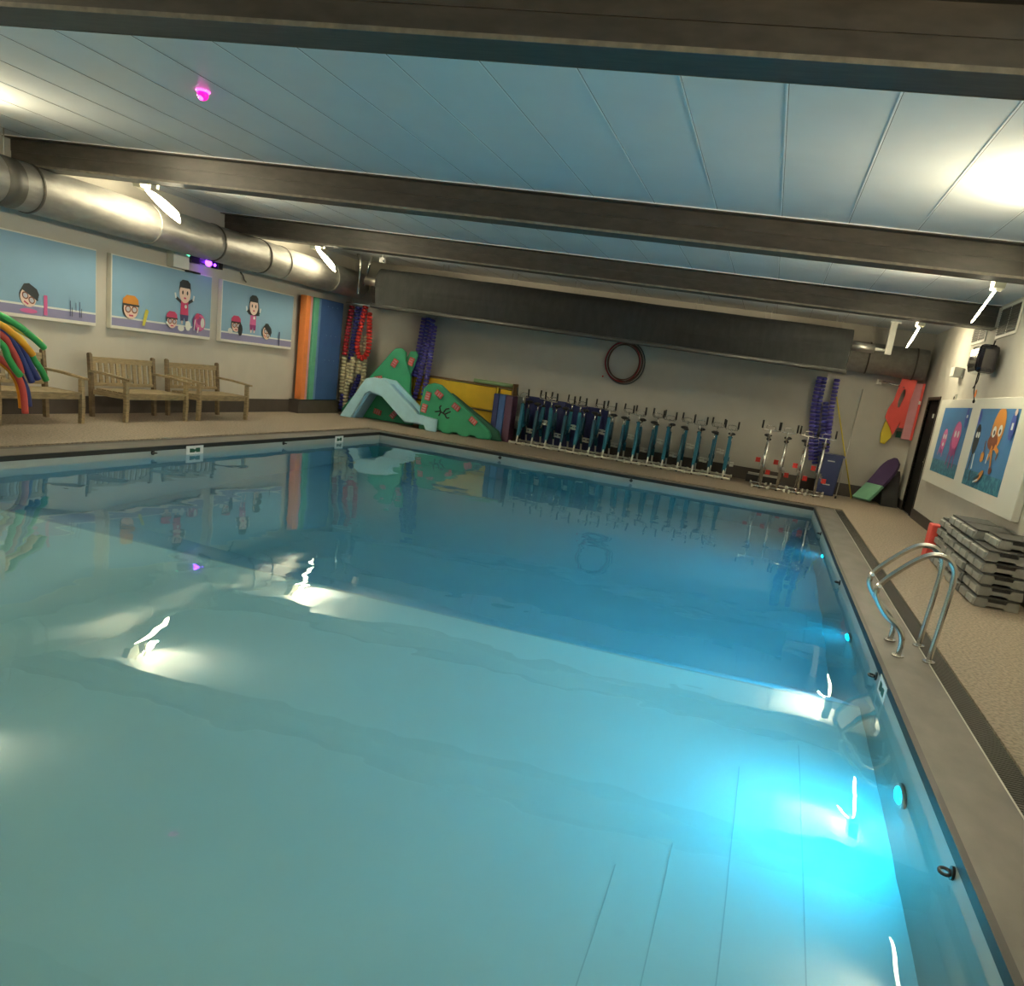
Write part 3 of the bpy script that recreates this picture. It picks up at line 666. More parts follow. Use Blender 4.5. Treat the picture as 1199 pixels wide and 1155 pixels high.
blue_rope(-0.07, 3.40, [[(-0.24, 0, 2.4), (-0.24, 0, 1.9), (-0.17, 0, 1.3), (-0.05, 0, 0.7)], [(-0.14, 0.06, 2.4), (-0.13, 0.06, 1.7), (-0.04, 0.06, 1.1), (0.05, 0.05, 0.6)],
                  [(0.12, 0, 2.4), (0.14, 0, 1.8), (0.20, 0, 1.2), (0.24, 0, 0.7)], [(0.0, 0.0, 1.9), (0.06, 0.0, 1.4), (0.11, 0.0, 0.8)], [(0.16, 0.06, 1.5), (0.2, 0.06, 0.9)]],
          'blue lane rope hanging right of the exercise bikes')

# ------------------------------------------------------------------ slide and climbing wedges
t = empty('foam_slide', (-9.5, 2.5, 0), 'light blue foam slide arching in front of the green climbing wedges', 'slide')
outer = [(-10.74, 0), (-10.17, .93), (-9.98, .99), (-9.68, .97), (-8.82, .33), (-8.34, .28), (-8.34, 0), (-8.58, 0), (-8.64, .13), (-9.12, .12), (-9.74, .60), (-10.05, .66), (-10.14, .60), (-10.46, 0)]
def P2(pts, dx): return [(x + dx, z) for x, z in pts]
for sg, y0 in ((-1, -0.32), (1, 0.22)):
    MB().prism(P2(outer, 9.5), y0, y0 + 0.10, 'slide', axis='y').build('side_panel', t, bevel=0.012)
inner = [(-10.68, 0.0), (-10.15, .86), (-9.98, .91), (-9.70, .88), (-8.85, .24), (-8.44, .18), (-8.44, 0.02), (-8.6, 0.02), (-8.66, .10), (-9.15, .09), (-9.76, .58), (-10.05, .62), (-10.1, .58), (-10.42, 0.0)]
MB().prism(P2(inner, 9.5), -0.22, 0.22, 'slide2', axis='y').build('chute', t)

def hold(mb, c, ang, w=0.19, h=0.12, yf=-0.001):
    """ridged grip on a wedge face at local (x, z)"""
    ca, sa = math.cos(ang), math.sin(ang)
    mb.obox((c[0], yf - 0.02, c[1]), ((w / 2 * ca, 0, w / 2 * sa), (0, 0.022, 0), (-h / 2 * sa, 0, h / 2 * ca)), 'hold')
    for k in (-1, 0, 1):
        cx, cz = c[0] + ca * k * w * 0.3, c[1] + sa * k * w * 0.3
        mb.obox((cx, yf - 0.045, cz), ((w * 0.07 * ca, 0, w * 0.07 * sa), (0, 0.008, 0), (-h * 0.36 * sa, 0, h * 0.36 * ca)), 'foampink')
def wedge(loc, prof, holds, label, th=0.14, m_='foamgreen'):
    t = empty('climbing_wedge', loc, label, 'climbing wedge', 'green foam climbing wedges with red grips')
    MB().prism(prof, 0, th, m_, axis='y').build('panel', t, bevel=0.02)
    for c in holds:
        mb = MB(); hold(mb, c[:2], c[2]); mb.build('grip', t, bevel=0.006)
    return t
wa = wedge((-10.2, 2.84, 0), [(-0.85, 0), (1.0, 0), (1.03, 0.35), (0.86, 0.75), (0.84, 1.1), (0.68, 1.45), (0.66, 1.64), (0.55, 1.72), (0.40, 1.70), (0.30, 1.60), (-0.85, 0.12)],
      [(0.42, 1.36, 1.1), (0.05, 0.95, 0.3), (0.10, 0.18, -0.2), (0.52, 0.18, 0.9)], 'tall green climbing wedge standing behind the blue slide', th=0.10)
wedge((-10.0, 2.96, 0), [(-0.1, 0), (0.45, 0), (0.52, 1.0), (0.66, 1.40), (0.72, 1.62), (0.66, 1.70), (0.52, 1.68), (0.40, 1.45), (-0.1, 0.6)], [(0.58, 1.45, 1.3)], 'green climbing wedge rearmost, its tip seen beside the taller one', th=0.07)
bot = [(1.72, 0.02)]
for k in range(3): bot += [(1.42 - k * 0.42, 0.0), (1.36 - k * 0.42, 0.05), (1.24 - k * 0.42, 0.05), (1.18 - k * 0.42, 0.0)]
tb = wedge((-8.80, 2.3, 0), [(0.0, 0.0), (-0.02, 0.5), (0.02, 0.90), (0.12, 1.02), (0.26, 1.07), (0.42, 1.05), (1.68, 0.22), (1.74, 0.10)] + bot,
      [(0.16, 0.76, 1.4), (0.42, 0.84, -0.55), (0.10, 0.48, 1.4), (0.86, 0.62, -0.55), (1.30, 0.38, -0.6)], 'low green climbing wedge with a black lizard mark, right of the slide')
mb = MB()
def mark(p, q, w_): mb.bar((p[0], -0.003, p[1]), (q[0], -0.003, q[1]), 0.006, w_, 'black', up=(0, 0, 1) if abs(p[0] - q[0]) > 0.02 else (1, 0, 0))
for p, q in (((0.36, 0.44), (0.48, 0.47)), ((0.48, 0.47), (0.60, 0.42)), ((0.60, 0.42), (0.74, 0.50)), ((0.50, 0.46), (0.46, 0.56)), ((0.46, 0.56), (0.50, 0.60)), ((0.56, 0.44), (0.62, 0.54)),
             ((0.62, 0.54), (0.70, 0.56)), ((0.50, 0.45), (0.46, 0.36)), ((0.60, 0.42), (0.66, 0.34)), ((0.66, 0.34), (0.72, 0.36))): mark(p, q, 0.03)
mb.build('lizard_mark', tb)
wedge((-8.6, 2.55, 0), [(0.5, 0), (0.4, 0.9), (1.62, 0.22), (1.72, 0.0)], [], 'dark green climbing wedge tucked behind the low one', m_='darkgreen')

# ------------------------------------------------------------------ yellow pads in their rack
t = empty('mat_rack', (-8.3, 3.2, 0), 'brown metal rack full of yellow foam pads behind the green wedges', 'rack')
MB().box((-1.36, -0.02, 1.17), (1.36, 0.34, 1.20), 'brownrail').box((-1.36, -0.02, 0.0), (-1.33, 0.34, 1.2), 'brownrail').box((1.345, -0.02, 0.0), (1.375, 0.34, 1.30), 'brownrail').build('frame', t)
MB().box((0.98, -0.05, 0), (1.02, -0.02, 1.17), 'yellow2').build('post', t)
MB().box((-1.33, -0.02, 0.585), (1.34, 0.0, 0.605), 'brownrail').build('shelf', t)
for (x0, x1), (z0, z1), lb in (((-1.32, -1.16), (0.61, 1.16), 'narrow yellow foam pad at the upper left of the brown rack'), ((-1.14, 0.95), (0.62, 1.15), 'long yellow foam pad on the upper shelf of the brown rack'),
                          ((-1.32, 0.95), (0.02, 0.58), 'long yellow foam pad on the bottom of the brown rack'), ((1.05, 1.33), (0.62, 1.14), 'short yellow foam pad upper right, beside the upright blue mats'),
                          ((1.05, 1.33), (0.02, 0.58), 'short yellow foam pad lower right, beside the upright blue mats')):
    tag(MB().box((x0, 0.0, z0), (x1, 0.30, z1), 'yellow').build('foam_pad', loc=(-8.3, 3.205, 0), bevel=0.012), lb, 'foam pad', 'yellow foam pads in the rack')
tag(MB().cyl((-7.95, 3.3, 1.245), (-6.99, 3.3, 1.245), 0.045, 'ltgreen').build('pool_noodle'), 'pale green foam noodle lying on top of the yellow mat rack', 'pool noodle')

# ------------------------------------------------------------------ upright mats by the bikes
for x0, x1, m_, lb in ((-7.23, -7.11, 'navy', 'darkest blue upright mat, next to the yellow pads'), (-7.10, -6.95, 'mblue', 'mid blue upright mat between the dark blue and purple ones'),
                       (-6.94, -6.77, 'purple', 'purple upright mat left of the exercise bikes')):
    tag(MB().box((x0, 2.72, 0.0), (x1, 3.12, 1.04), m_).build('folded_mat', bevel=0.012), lb, 'mat', 'folded mats standing left of the bikes')
for k in range(4):
    x = -6.68 + k * 0.50
    tag(MB().box((x, 3.44, 0.002), (x + 0.485, 3.54, 1.08 - 0.01 * k), 'navy').build('wall_mat', bevel=0.012),
        ['navy mat behind the bikes, first from the purple mat', 'navy mat behind the bikes, second from the purple mat', 'navy mat behind the bikes, third from the purple mat', 'navy mat behind the bikes, last before the bare wall'][k],
        'mat', 'navy mats leaning behind the bikes')

# ------------------------------------------------------------------ aqua bikes
def bike(label, group, frame, upper, pedal, knob, tall, bh, hh):
    root = empty('aqua_bike', (0, 0, 0), label, 'exercise bike', group)
    h = tall
    mb = MB(); mb.cyl((-bh, -0.40, 0.035), (bh, -0.40, 0.035), 0.024, upper, 10).box((-0.02, -0.42, 0.0), (0.02, -0.38, 0.03), 'rubber'); mb.build('base_bar', root)
    mb = MB(); mb.cyl((-bh, 0.40, 0.035), (bh, 0.40, 0.035), 0.024, upper, 10).box((-0.02, 0.38, 0.0), (0.02, 0.42, 0.03), 'rubber'); mb.build('base_bar', root)
    for x in (-bh, bh):
        for y in (-0.4, 0.4): MB().cyl((x - 0.018, y, 0.035), (x + 0.018, y, 0.035), 0.035, 'white', 12).build('end_cap', root)
    mb = MB()
    if frame == 'teal':
        mb.cyl((0, -0.40, 0.04), (0, -0.34, 0.20), 0.02, upper, 8).cyl((0, 0.40, 0.04), (0, 0.34, 0.20), 0.02, upper, 8)
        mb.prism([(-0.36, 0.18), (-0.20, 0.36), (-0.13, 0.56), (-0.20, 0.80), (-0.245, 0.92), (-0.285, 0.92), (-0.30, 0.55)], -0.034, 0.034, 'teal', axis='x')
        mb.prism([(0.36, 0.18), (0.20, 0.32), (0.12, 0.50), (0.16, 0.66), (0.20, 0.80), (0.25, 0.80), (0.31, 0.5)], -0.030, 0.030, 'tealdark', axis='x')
        mb.bar((0, -0.22, 0.42), (0, 0.22, 0.42), 0.05, 0.07, 'teal')
    else:
        mb.cyl((0, -0.40, 0.04), (0, -0.24, 0.98 * h), 0.026, upper, 10).cyl((0, 0.40, 0.04), (0, 0.20, 0.80), 0.022, upper, 8)
        mb.cyl((0, -0.33, 0.42), (0, 0.30, 0.42), 0.022, upper, 8).cyl((0, -0.24, 0.9), (0, 0.0, 0.42), 0.018, 'black', 8)
    mb.build('frame', root)
    zt = 1.08 * h
    MB().cyl((0, -0.265, 0.88 * h), (0, -0.285, zt), 0.017, 'steel' if frame == 'teal' else upper, 10).build('handlebar_post', root)
    MB().tube(smooth_path([(-hh, -0.36, zt + 0.05), (-hh * 0.92, -0.30, zt - 0.01), (-hh * 0.55, -0.285, zt - 0.02), (hh * 0.55, -0.285, zt - 0.02), (hh * 0.92, -0.30, zt - 0.01), (hh, -0.36, zt + 0.05)], 4), 0.011, 'steel', 8).tube(
        smooth_path([(-0.08, -0.28, zt), (-0.09, -0.20, zt + 0.04), (-0.06, -0.14, zt + 0.07), (0.06, -0.14, zt + 0.07), (0.09, -0.20, zt + 0.04), (0.08, -0.28, zt)], 4), 0.009, 'steel', 8).build('handlebar', root)
    for sx in (-1, 1):
        MB().cyl((sx * hh, -0.36, zt + 0.01), (sx * hh, -0.39, zt + 0.17), 0.02, 'grip', 10).build('grip', root)
    MB().cyl((0, 0.225, 0.76), (0, 0.235, 0.93 * h), 0.016, 'steel', 10).build('saddle_post', root)
    mb = MB(); mb.ell((0, 0.30, 0.955 * h), (0.085, 0.10, 0.035), 'rubber').ell((0, 0.17, 0.955 * h), (0.035, 0.11, 0.028), 'rubber'); mb.build('saddle', root)
    MB().ell((0, -0.25, 0.90 * h), (0.055, 0.03, 0.028), knob).build('adjuster_knob', root)
    MB().cyl((-0.06, 0, 0.42), (0.06, 0, 0.42), 0.05, 'tealdark' if frame == 'teal' else 'steel_dull', 14).build('hub', root)
    for sx, dz, dy in ((-1, 0.12, -0.08), (1, -0.12, 0.08)):
        MB().bar((sx * 0.07, 0, 0.42), (sx * 0.08, dy, 0.42 + dz), 0.014, 0.026, 'steel_dull', up=(1, 0, 0)).build('crank', root)
        mb = MB(); mb.box((sx * 0.08, dy - 0.06, 0.39 + dz), (sx * (bh + 0.01), dy + 0.06, 0.425 + dz), pedal)
        if frame != 'teal': mb.box((sx * 0.085, dy - 0.055, 0.42 + dz), (sx * (bh + 0.005), dy + 0.02, 0.46 + dz), pedal)
        mb.box((sx * 0.08, dy - 0.05, 0.455 + dz), (sx * (bh + 0.01), dy + 0.03, 0.485 + dz), pedal).box((sx * (bh - 0.005), dy - 0.05, 0.39 + dz), (sx * (bh + 0.01), dy - 0.02, 0.485 + dz), pedal)
        mb.build('pedal', root)
    return root
ordn = ['first', 'second', 'third', 'fourth', 'fifth', 'sixth', 'seventh', 'eighth', 'ninth', 'tenth', 'eleventh', 'twelfth', 'thirteenth', 'fourteenth']
b0_ = bike('x', 'blue aqua bikes in a row along the far wall', 'teal', 'white', 'white', 'rubber', 1.0, 0.155, 0.135)
for i in range(15):
    o = b0_ if i == 0 else copy_tree(b0_)
    o.location = (-6.52 + i * 0.335, 3.0 + (0.03 if i % 2 else -0.03), 0)
    if i % 2: o.rotation_euler = (0, 0, math.pi)
    o['label'] = 'blue-framed aqua bike beside the purple mat, first of its row' if i == 0 else ('blue-framed aqua bike at the right end of its row' if i == 14 else 'blue-framed aqua bike, %s in the row counted from the purple mat' % ordn[i])
b1_ = bike('x', 'silver aqua bikes with red pedals', 'steel', 'steel', 'red', 'rubber', 1.12, 0.165, 0.18)
for i, lb in enumerate(('silver aqua bike with red pedals closest to the blue bikes', 'silver aqua bike with red pedals, second from the blue bikes', 'silver aqua bike with red pedals, third from the blue bikes', 'silver aqua bike with red pedals beside the navy bin')):
    o = b1_ if i == 0 else copy_tree(b1_)
    o.location = (-1.04 + i * 0.385, 2.42 + (0.06 if i % 2 else 0), 0); o['label'] = lb
    o.rotation_euler = (0, 0, (0.05, -0.06, 0.03, -0.08)[i])
tag(MB().box((-1.9 + 0.55, 3.2, 0), (-1.9 + 1.3, 3.4, 0.16), 'rubber').box((-1.32, 3.22, 0.16), (-0.65, 3.38, 0.2), 'steel_dull').build('weight_tray'), 'low black tray of weights on the floor behind the silver bikes', 'tray')

# ------------------------------------------------------------------ right end of far wall
t = empty('storage_bin', (0.34, 3.24, 0), 'tall navy plastic bin with white handles beside the silver bikes', 'bin')
mb = MB(); mb.prism([(-0.20, 0), (0.20, 0), (0.24, 0.84), (-0.24, 0.84)], -0.25, 0.25, 'bluebin', axis='y'); mb.build('body', t, bevel=0.02)
MB().box((-0.26, -0.27, 0.83), (0.26, 0.27, 0.87), 'navy').build('rim', t, bevel=0.008)
for z in (0.22, 0.72): MB().box((-0.07, -0.268, z), (0.08, -0.25, z + 0.022), 'white').build('handle', t)
def pole(name, p, q, r, m_, lb): tag(MB().cyl(p, q, r, m_, 8).build(name), lb, 'pole')
pole('pole', (0.95, 3.30, 0.0), (0.15, 3.57, 2.2), 0.014, 'yellow2', 'thin yellow pole leaning on the far wall right of the blue lane rope')
t = empty('leaning_pole', (0.56, 2.60, 0), 'thin grey pole with a black foot leaning on the far wall by the navy bin', 'pole')
MB().cyl((0, 0, 0), (0.13, 0.93, 2.30), 0.011, 'steel_dull', 8).build('shaft', t)
MB().cyl((0, 0, 0), (0.002, 0.02, 0.05), 0.02, 'rubber', 8).build('foot', t)

# coiled hose on the wall
t = empty('coiled_hose', (-4.52, 3.5, 2.15), 'large ring of brown and black hose hanging on the far wall', 'hose')
for k, (r, dx, m_, dy) in enumerate(((0.42, 0.0, 'hose_brown', 0.02), (0.385, 0.03, 'hose_brown', -0.02), (0.45, 0.02, 'hose_grey', 0.05), (0.40, -0.03, 'crimson', 0.0), (0.36, -0.005, 'hose_brown', -0.05))):
    pts = [(dx + r * math.cos(a), dy + 0.01 * math.sin(3 * a), -0.25 + 0.43 - 0.19 + r * 1.06 * math.sin(a)) for a in [2 * math.pi * i / 48 for i in range(48)]]
    MB().tube(pts, 0.013, m_, 8, closed=True).build('hose_loop', t)
MB().cyl((0.08, -0.06, 0.44), (0.08, YF - 3.502, 0.44), 0.014, 'steel_dull', 8).build('hook', t)
MB().ell((-0.43, -0.02, -0.38), (0.02, 0.02, 0.02), 'red').build('connector', t)

# foam floats hung near the corner
t = empty('float_peg', (1.35, 3.4, 2.45), 'chrome peg on the far wall that carries the red foam float', 'peg')
mb = MB(); mb.tube([(-0.36, 0.16, 0.06), (-0.30, 0.0, 0.06), (0.12, -0.12, 0.0)], 0.018, 'steel', 10).box((-0.40, 0.15, 0.0), (-0.3, 0.195, 0.1), 'steel_dull'); mb.build('rod', t)
def slab(name, pts, y0, y1, m_, lb, cat, grp, hole=None):
    tag(MB().prism(pts, y0, y1, m_, axis='y').build(name, bevel=0.008), lb, cat, grp)
t = empty('foam_float', (1.45, 3.3, 2.0), 'large red foam float with a hole, hanging from the chrome peg', 'foam float', 'foam floats hung in the far right corner')
out_ = [(1.46, 2.93), (1.56, 2.86), (1.66, 2.76), (1.70, 2.70), (1.66, 2.30), (1.60, 1.95), (1.52, 1.62), (1.46, 1.46), (1.38, 1.60), (1.24, 1.80), (1.26, 1.98), (1.33, 2.16), (1.35, 2.35), (1.40, 2.65)]
cx_, cz_ = 1.47, 2.22
inn_ = [(cx_ + 0.045 * math.cos(a) + (z_ - cz_) * 0, z_) for a, z_ in ()]
ang = lambda p: math.atan2(p[1] - cz_, p[0] - cx_)
ins = []
for p in out_:
    a = ang(p); ins.append((cx_ + 0.05 * math.cos(a) + 0.05 * math.sin(a) * 0.4, cz_ + 0.19 * math.sin(a)))
n = len(out_); mb = MB(); vs = []
for yy in (-0.03, 0.03):
    vs += [(x - 1.45, yy, z - 2.0) for x, z in out_] + [(x - 1.45, yy, z - 2.0) for x, z in ins]
fs = []
for i in range(n):
    j = (i + 1) % n
    fs += [(i, j, n + j, n + i), (2 * n + i, 3 * n + i, 3 * n + j, 2 * n + j), (i, 2 * n + i, 2 * n + j, j), (n + i, n + j, 3 * n + j, 3 * n + i)]
mb.add(vs, fs, 'foamred'); mb.build('board', t)
slab('foam_float', [(1.60, 2.30), (1.70, 2.34), (1.72, 2.0), (1.66, 1.62), (1.56, 1.62), (1.56, 1.9)], 3.36, 3.42, 'foamred', 'narrow red foam float behind the large one', 'foam float', 'foam floats hung in the far right corner')
slab('foam_float', [(1.30, 1.78), (1.36, 1.74), (1.46, 1.52), (1.46, 1.40), (1.36, 1.24), (1.27, 1.26), (1.24, 1.45), (1.26, 1.66)], 3.36, 3.42, 'yellow2', 'yellow foam float below the large red one', 'foam float', 'foam floats hung in the far right corner')
slab('foam_float', [(1.57, 1.55), (1.68, 1.55), (1.68, 1.42), (1.57, 1.42)], 3.53, 3.598, 'darkgreen', 'dark green foam float peeping out under the pink mat', 'foam float', 'foam floats hung in the far right corner')
t = empty('hanging_mat', (1.76, 3.40, 2.0), 'thick pink foam mat hanging between the red float and the door', 'foam mat')
MB().box((-0.10, -0.05, -0.60), (0.075, 0.05, 0.58), 'foampink').build('pad', t, bevel=0.012)
MB().box((0.07, -0.07, 0.15), (0.11, -0.05, 0.22), 'whitebright').build('clip', t)
MB().box((0.075, -0.055, -0.60), (0.122, 0.052, 0.58), 'foamred').build('edge_band', t)
# purple and mint float standing in the corner
t = empty('corner_float', (1.45, 3.1, 0), 'purple foam float with a mint green end leaning in the far right corner', 'foam float')
U0 = Vector((1.06, 2.95, 0.0)); U1 = Vector((1.66, 3.28, 0.98)); dd = (U1 - U0); L_ = dd.length; dd.normalize(); sd = Vector((0.62, -0.72, 0.0)); nn = dd.cross(sd).normalized()
def strip(s0, s1, m_, nm):
    mb = MB(); K = 8; vs = []
    for i in range(K + 1):
        s = s0 + (s1 - s0) * i / K; hw = 0.24 * (1.0 if s < 0.72 else math.sqrt(max(0.02, 1 - ((s - 0.72) / 0.285) ** 2)))
        c = U0 + dd * (s * L_) + nn * (0.05 * math.sin(math.pi * s)) - Vector((1.45, 3.1, 0))
        for a, b in ((-1, -1), (1, -1), (1, 1), (-1, 1)): vs.append(c + sd * a * hw + nn * b * 0.035)
    fs = [(0, 1, 2, 3), tuple(4 * K + q for q in (3, 2, 1, 0))]
    for i in range(K):
        for q in range(4): r_ = (q + 1) % 4; fs.append((4 * i + q, 4 * i + r_, 4 * i + 4 + r_, 4 * i + 4 + q))
    mb.add(vs, fs, m_); mb.build(nm, t, bevel=0.006)
strip(0.06, 0.42, 'mint', 'green_end'); strip(0.422, 1.0, 'purple2', 'purple_body')
tag(MB().prism([(2.78, 0), (3.56, 0), (3.56, 0.72), (3.40, 0.62), (2.95, 0.15)], 1.50, 1.84, 'black', axis='x').build('black_ramp'), 'black foam ramp standing in the corner behind the purple float', 'foam ramp')

# ------------------------------------------------------------------ step platforms
def step():
    root = empty('step_platform', (0, 0, 0), 'x', 'step platform', 'grey aerobic step platforms in stacks')
    W_, D_, Hh = 0.215, 0.32, 0.118
    mb = MB()
    prof = [(-W_ + 0.0, 0.0), (W_, 0.0), (W_ - 0.015, Hh - 0.022), (-W_ + 0.03, Hh - 0.022)]
    n_ = [(-W_, 0), (-0.10, 0), (-0.09, 0.02), (0.07, 0.02), (0.08, 0), (W_, 0), (W_, 0.045), (W_ - 0.008, Hh - 0.022), (0.10, Hh - 0.022), (0.085, 0.068), (-0.085, 0.068), (-0.10, Hh - 0.022), (-W_ + 0.016, Hh - 0.022), (-W_, 0.045)]
    mb.prism(n_, -D_, D_, 'step', axis='y')
    mb.build('body', root, bevel=0.006)
    MB().box((-W_ + 0.012, -D_ - 0.006, Hh - 0.022), (W_ - 0.008, D_ + 0.006, Hh - 0.004), 'step_top').build('tread', root, bevel=0.006)
    MB().box((-0.088, -D_ - 0.003, 0.064), (0.086, -D_ + 0.02, Hh - 0.022), 'black').build('hand_slot', root)
    for y in (-0.16, 0.16):
        MB().box((-W_ - 0.022, y - 0.135, 0.012), (-W_ + 0.02, y + 0.135, 0.088), 'step_end').build('side_block', root, bevel=0.012)
    return root
s0 = step(); first = True
names = ['nearest stack', 'second stack from the handrails', 'third stack from the handrails', 'stack farthest back, by the red block']
lev = ['bottom', 'second', 'third', 'fourth', 'fifth', 'sixth', 'top']
for k, (x, y, n) in enumerate(((1.50, -6.46, 5), (1.49, -5.76, 6), (1.51, -5.06, 6), (1.55, -4.36, 5))):
    for i in range(n):
        o = s0 if first else copy_tree(s0); first = False
        dx = random.uniform(-0.012, 0.012)
        o.location = (x + dx, y + random.uniform(-0.01, 0.01), i * 0.119)
        o['label'] = 'grey step platform, %s of the %s' % ('topmost' if i == n - 1 else (lev[i] if i == 0 else lev[i] + ' up'), names[k])
o = copy_tree(s0); o.location = (1.62, -6.30, 5 * 0.119); o['label'] = 'grey step platform lying shifted back on top of the nearest stack'
t = tag(MB().box((1.27, -3.96, 0), (1.53, -3.68, 0.46), 'foamred').build('foam_block', bevel=0.015), 'red foam block on the floor just beyond the step stacks', 'foam block')

# ------------------------------------------------------------------ handrails
near = [(.172, 0), (.172, .13), (.124, .217), (.017, .294), (-.059, .385), (-.086, .45), (-.061, .53), (.043, .649), (.154, .752), (.236, .795), (.33, .788), (.395, .72), (.412, .603), (.402, .304), (.391, 0)]
t = empty('pool_handrail', (0, 0, 0), 'x', 'handrail', 'chrome handrails at the right pool edge')
MB().tube(smooth_path([(x, 0, z) for x, z in near], 6), 0.021, 'steel', 14).build('rail', t)
for x in (.172, .391): MB().cyl((x, 0, 0), (x, 0, 0.012), 0.045, 'steel', 18).build('floor_flange', t)
MB().cyl((-.075, -0.014, .50), (-.075, -0.026, .50), 0.014, 'whitebright', 10).build('bolt_cap', t)
t.location = (0, -9.47, 0); t['label'] = 'chrome handrail nearer the camera at the right pool edge'
o = copy_tree(t); o.location = (0, -9.02, 0); o['label'] = 'chrome handrail farther from the camera at the right pool edge'

# ------------------------------------------------------------------ fittings on the pool wall
def anchor(loc, dr, lb):
    t = empty('rope_anchor', loc, lb, 'anchor ring', 'black lane-rope anchors just above the water')
    d_ = Vector(dr)
    MB().cyl((0, 0, 0), d_ * 0.012, 0.03, 'black', 14).build('plate', t)
    c = d_ * 0.035; pts = [c + d_ * 0.022 * math.cos(a) + (Vector((0, 1, 0)) if abs(d_.x) > 0.5 else Vector((1, 0, 0))) * 0.03 * math.sin(a) for a in [2 * math.pi * i / 16 for i in range(16)]]
    MB().tube(pts, 0.008, 'black', 8, closed=True).build('ring', t)
for y, lb in ((-12.5, 'black rope anchor nearest the camera on the right pool wall'), (-9.83, 'black rope anchor on the right pool wall in front of the handrails'), (-6.46, 'black rope anchor on the right pool wall beyond the handrails'), (-2.7, 'black rope anchor on the right pool wall near the far corner')):
    anchor((-0.001, y, -0.085), (-1, 0, 0), lb)
for y, lb in ((-6.6, 'black rope anchor on the left pool wall near the wide depth sign'), (-3.55, 'black rope anchor on the left pool wall between the two depth signs')): anchor((PX + 0.001, y, -0.07), (1, 0, 0), lb)
for x, lb in ((-6.05, 'black rope anchor on the far pool wall below the bikes'), (-3.4, 'black rope anchor on the far pool wall, right of the middle')): anchor((x, -0.001, -0.08), (0, -1, 0), lb)
def depth_sign(y, w_, lb, side):
    x0 = PX + 0.001 if side < 0 else -0.001; s_ = 1 if side < 0 else -1
    t = empty('depth_sign', (x0, y, -0.075), lb, 'sign', 'white depth signs on the pool wall')
    MB().box((0, -w_ / 2, -0.06), (s_ * 0.006, w_ / 2, 0.06), 'whitebright').build('plate', t)
    mb = MB(); g_ = w_ * 0.3
    mb.prism([(-g_, -0.03), (-g_, 0.025), (-g_ * 0.35, 0.022), (0, 0.008), (g_ * 0.25, 0.03), (g_, 0.03), (g_, -0.03), (g_ * 0.3, -0.03), (g_ * 0.1, -0.012), (-g_ * 0.1, -0.03)], s_ * 0.006, s_ * 0.008, 'darkgreen', axis='x')
    mb.build('dark_lettering', t)
depth_sign(-5.77, 0.36, 'wide white depth sign on the left pool wall', -1)
depth_sign(-1.69, 0.30, 'small white depth sign on the left pool wall near the far corner', -1)
depth_sign(-10.15, 0.32, 'white depth sign on the right pool wall by the handrails', 1)

# ------------------------------------------------------------------ devices on the walls
t = empty('wall_device', (XL, -2.8, 2.5), 'white wall box with a green indicator under the round duct', 'wall box')
MB().box(local(t, XL, -2.98, 2.46), local(t, XL + 0.14, -2.58, 2.70), 'white').build('box', t, bevel=0.01)
MB().ell(local(t, XL + 0.13, -2.60, 2.715), (0.03, 0.03, 0.03), 'led_green').build('indicator', t)
MB().box(local(t, XL + 0.02, -2.62, 2.43), local(t, XL + 0.16, -2.30, 2.46), 'black').build('bracket', t)
t = empty('effect_light', (XL + 0.12, -2.2, 2.66), 'black effect light with a violet lens under the round duct', 'lamp')
MB().box((-0.12, -0.34, -0.06), (0.02, -0.10, 0.07), 'black').box((-0.12, -0.10, -0.03), (0.0, 0.55, 0.03), 'black').box((-0.12, 0.40, -0.06), (0.02, 0.55, 0.05), 'black').build('body', t, bevel=0.006)
MB().ell((0.03, 0.12, 0.0), (0.05, 0.07, 0.06), 'led_blue').build('violet_lens', t)
MB().ell((0.03, 0.30, -0.01), (0.02, 0.025, 0.025), 'led_blue').build('small_lens', t)
t = empty('wall_hook', (XL, -0.92, 2.58), 'small dark hook on the left wall above the third poster', 'hook')
MB().tube([(0.0, 0, 0.08), (0.05, 0.02, 0.02), (0.05, 0.06, -0.05), (0.04, 0.14, -0.08)], 0.014, 'galv_dark', 8).build('hook_wire', t)
t = empty('ceiling_magenta_spot', (-6.47, -8.77, H - 0.001), 'small glowing magenta spot on the ceiling', 'lamp')  # glowing magenta spot, built as a ring and a dome
MB().cyl((0, 0, 0), (0, 0, -0.012), 0.06, 'glow_pink', 20).build('ring', t)
MB().ell((0, 0, -0.035), (0.05, 0.05, 0.045), 'glow_pink2', 18, 12).ell((0.0, -0.02, -0.055), (0.028, 0.028, 0.028), 'glow_pink', 12, 8).build('dome', t)

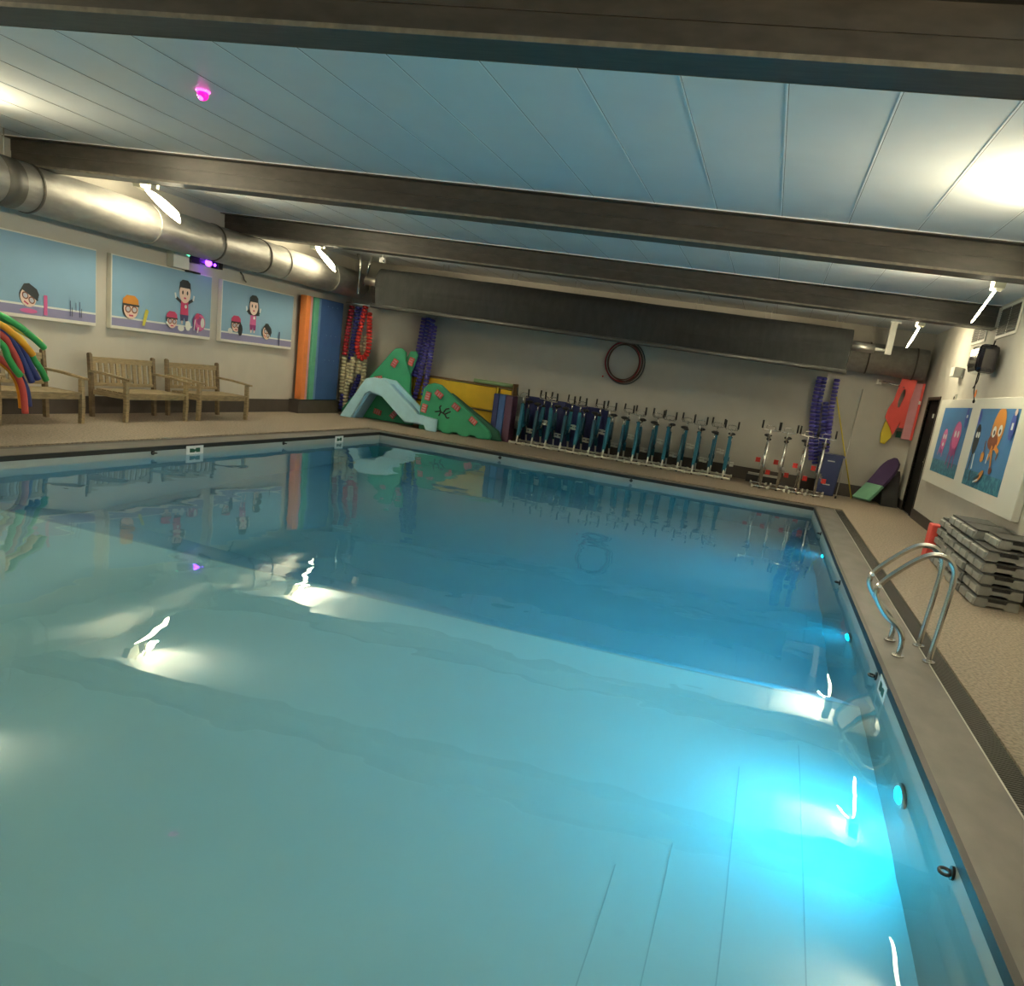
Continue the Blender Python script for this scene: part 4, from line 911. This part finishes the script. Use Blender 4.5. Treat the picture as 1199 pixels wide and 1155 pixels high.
for y0, y1, z0, z1, lb in ((-1.06, -0.12, 3.12, 3.52, 'louvred grille on the right wall beyond the farthest beam'), (-2.85, -1.75, 3.10, 3.56, 'louvred grille on the right wall in front of the farthest beam')):
    t = empty('wall_grille', (XR, (y0 + y1) / 2, z0), lb, 'air grille', 'air grilles high on the right wall')
    MB().box(local(t, XR - 0.001, y0, z0), local(t, XR - 0.02, y1, z1), 'white').build('frame', t)
    ym = (y0 + y1) / 2
    for q0, q1 in ((y0 + 0.04, ym - 0.02), (ym + 0.02, y1 - 0.04)):
        mb = MB(); mb.box(local(t, XR - 0.02, q0, z0 + 0.04), local(t, XR - 0.022, q1, z1 - 0.04), 'vent'); z = z0 + 0.06
        while z < z1 - 0.06: mb.bar(local(t, XR - 0.028, q0, z), local(t, XR - 0.028, q1, z), 0.016, 0.004, 'doorframe'); z += 0.03
        mb.build('louvres', t)
t = empty('wall_speaker', (XR, -2.15, 2.75), 'glossy black speaker with dangling cables high on the right wall', 'speaker')
MB().box((-0.34, -0.42, -0.20), (-0.06, 0.20, 0.20), 'gloss_black').build('cabinet', t, bevel=0.07)
MB().box((-0.06, -0.04, -0.03), (0.0, 0.04, 0.03), 'black').cyl((-0.15, -0.25, 0.16), (-0.15, -0.30, 0.26), 0.012, 'black').build('mount', t)
MB().box((-0.30, 0.28, -0.08), (-0.12, 0.42, 0.05), 'black').bar((-0.2, 0.2, 0), (-0.2, 0.3, 0), 0.02, 0.02, 'black').build('side_horn', t)
for k, pts in enumerate(([(-0.2, 0.0, -0.2), (-0.19, 0.05, -0.33), (-0.16, 0.16, -0.44), (-0.14, 0.10, -0.56)], [(-0.2, -0.08, -0.2), (-0.18, 0.02, -0.30), (-0.2, 0.10, -0.40)])):
    MB().tube(smooth_path(pts), 0.008, 'black', 6).build('cable', t)
MB().ell((-0.16, 0.02, -0.47), (0.012, 0.04, 0.06), 'orange').build('orange_tag', t)
MB().ell((-0.14, 0.10, -0.58), (0.02, 0.02, 0.03), 'black').build('plug', t)
t = empty('alarm_box', (XR, 0.10, 2.68), 'small white box on the right wall above the door-side board end', 'wall box')
MB().box((-0.16, -0.18, -0.08), (0.0, 0.14, 0.08), 'white').build('box', t, bevel=0.01)
MB().box((-0.03, -0.24, -0.10), (0.0, -0.18, 0.06), 'galv').build('side_plate', t)
t = empty('wall_socket', (XR, 0.03, 2.28), 'small socket on the right wall just above the sea-life board', 'socket')
MB().box((-0.03, -0.06, -0.04), (0, 0.06, 0.04), 'white').build('plate', t)
MB().box((-0.04, -0.03, -0.05), (-0.03, 0.03, 0.0), 'black').build('plug', t)
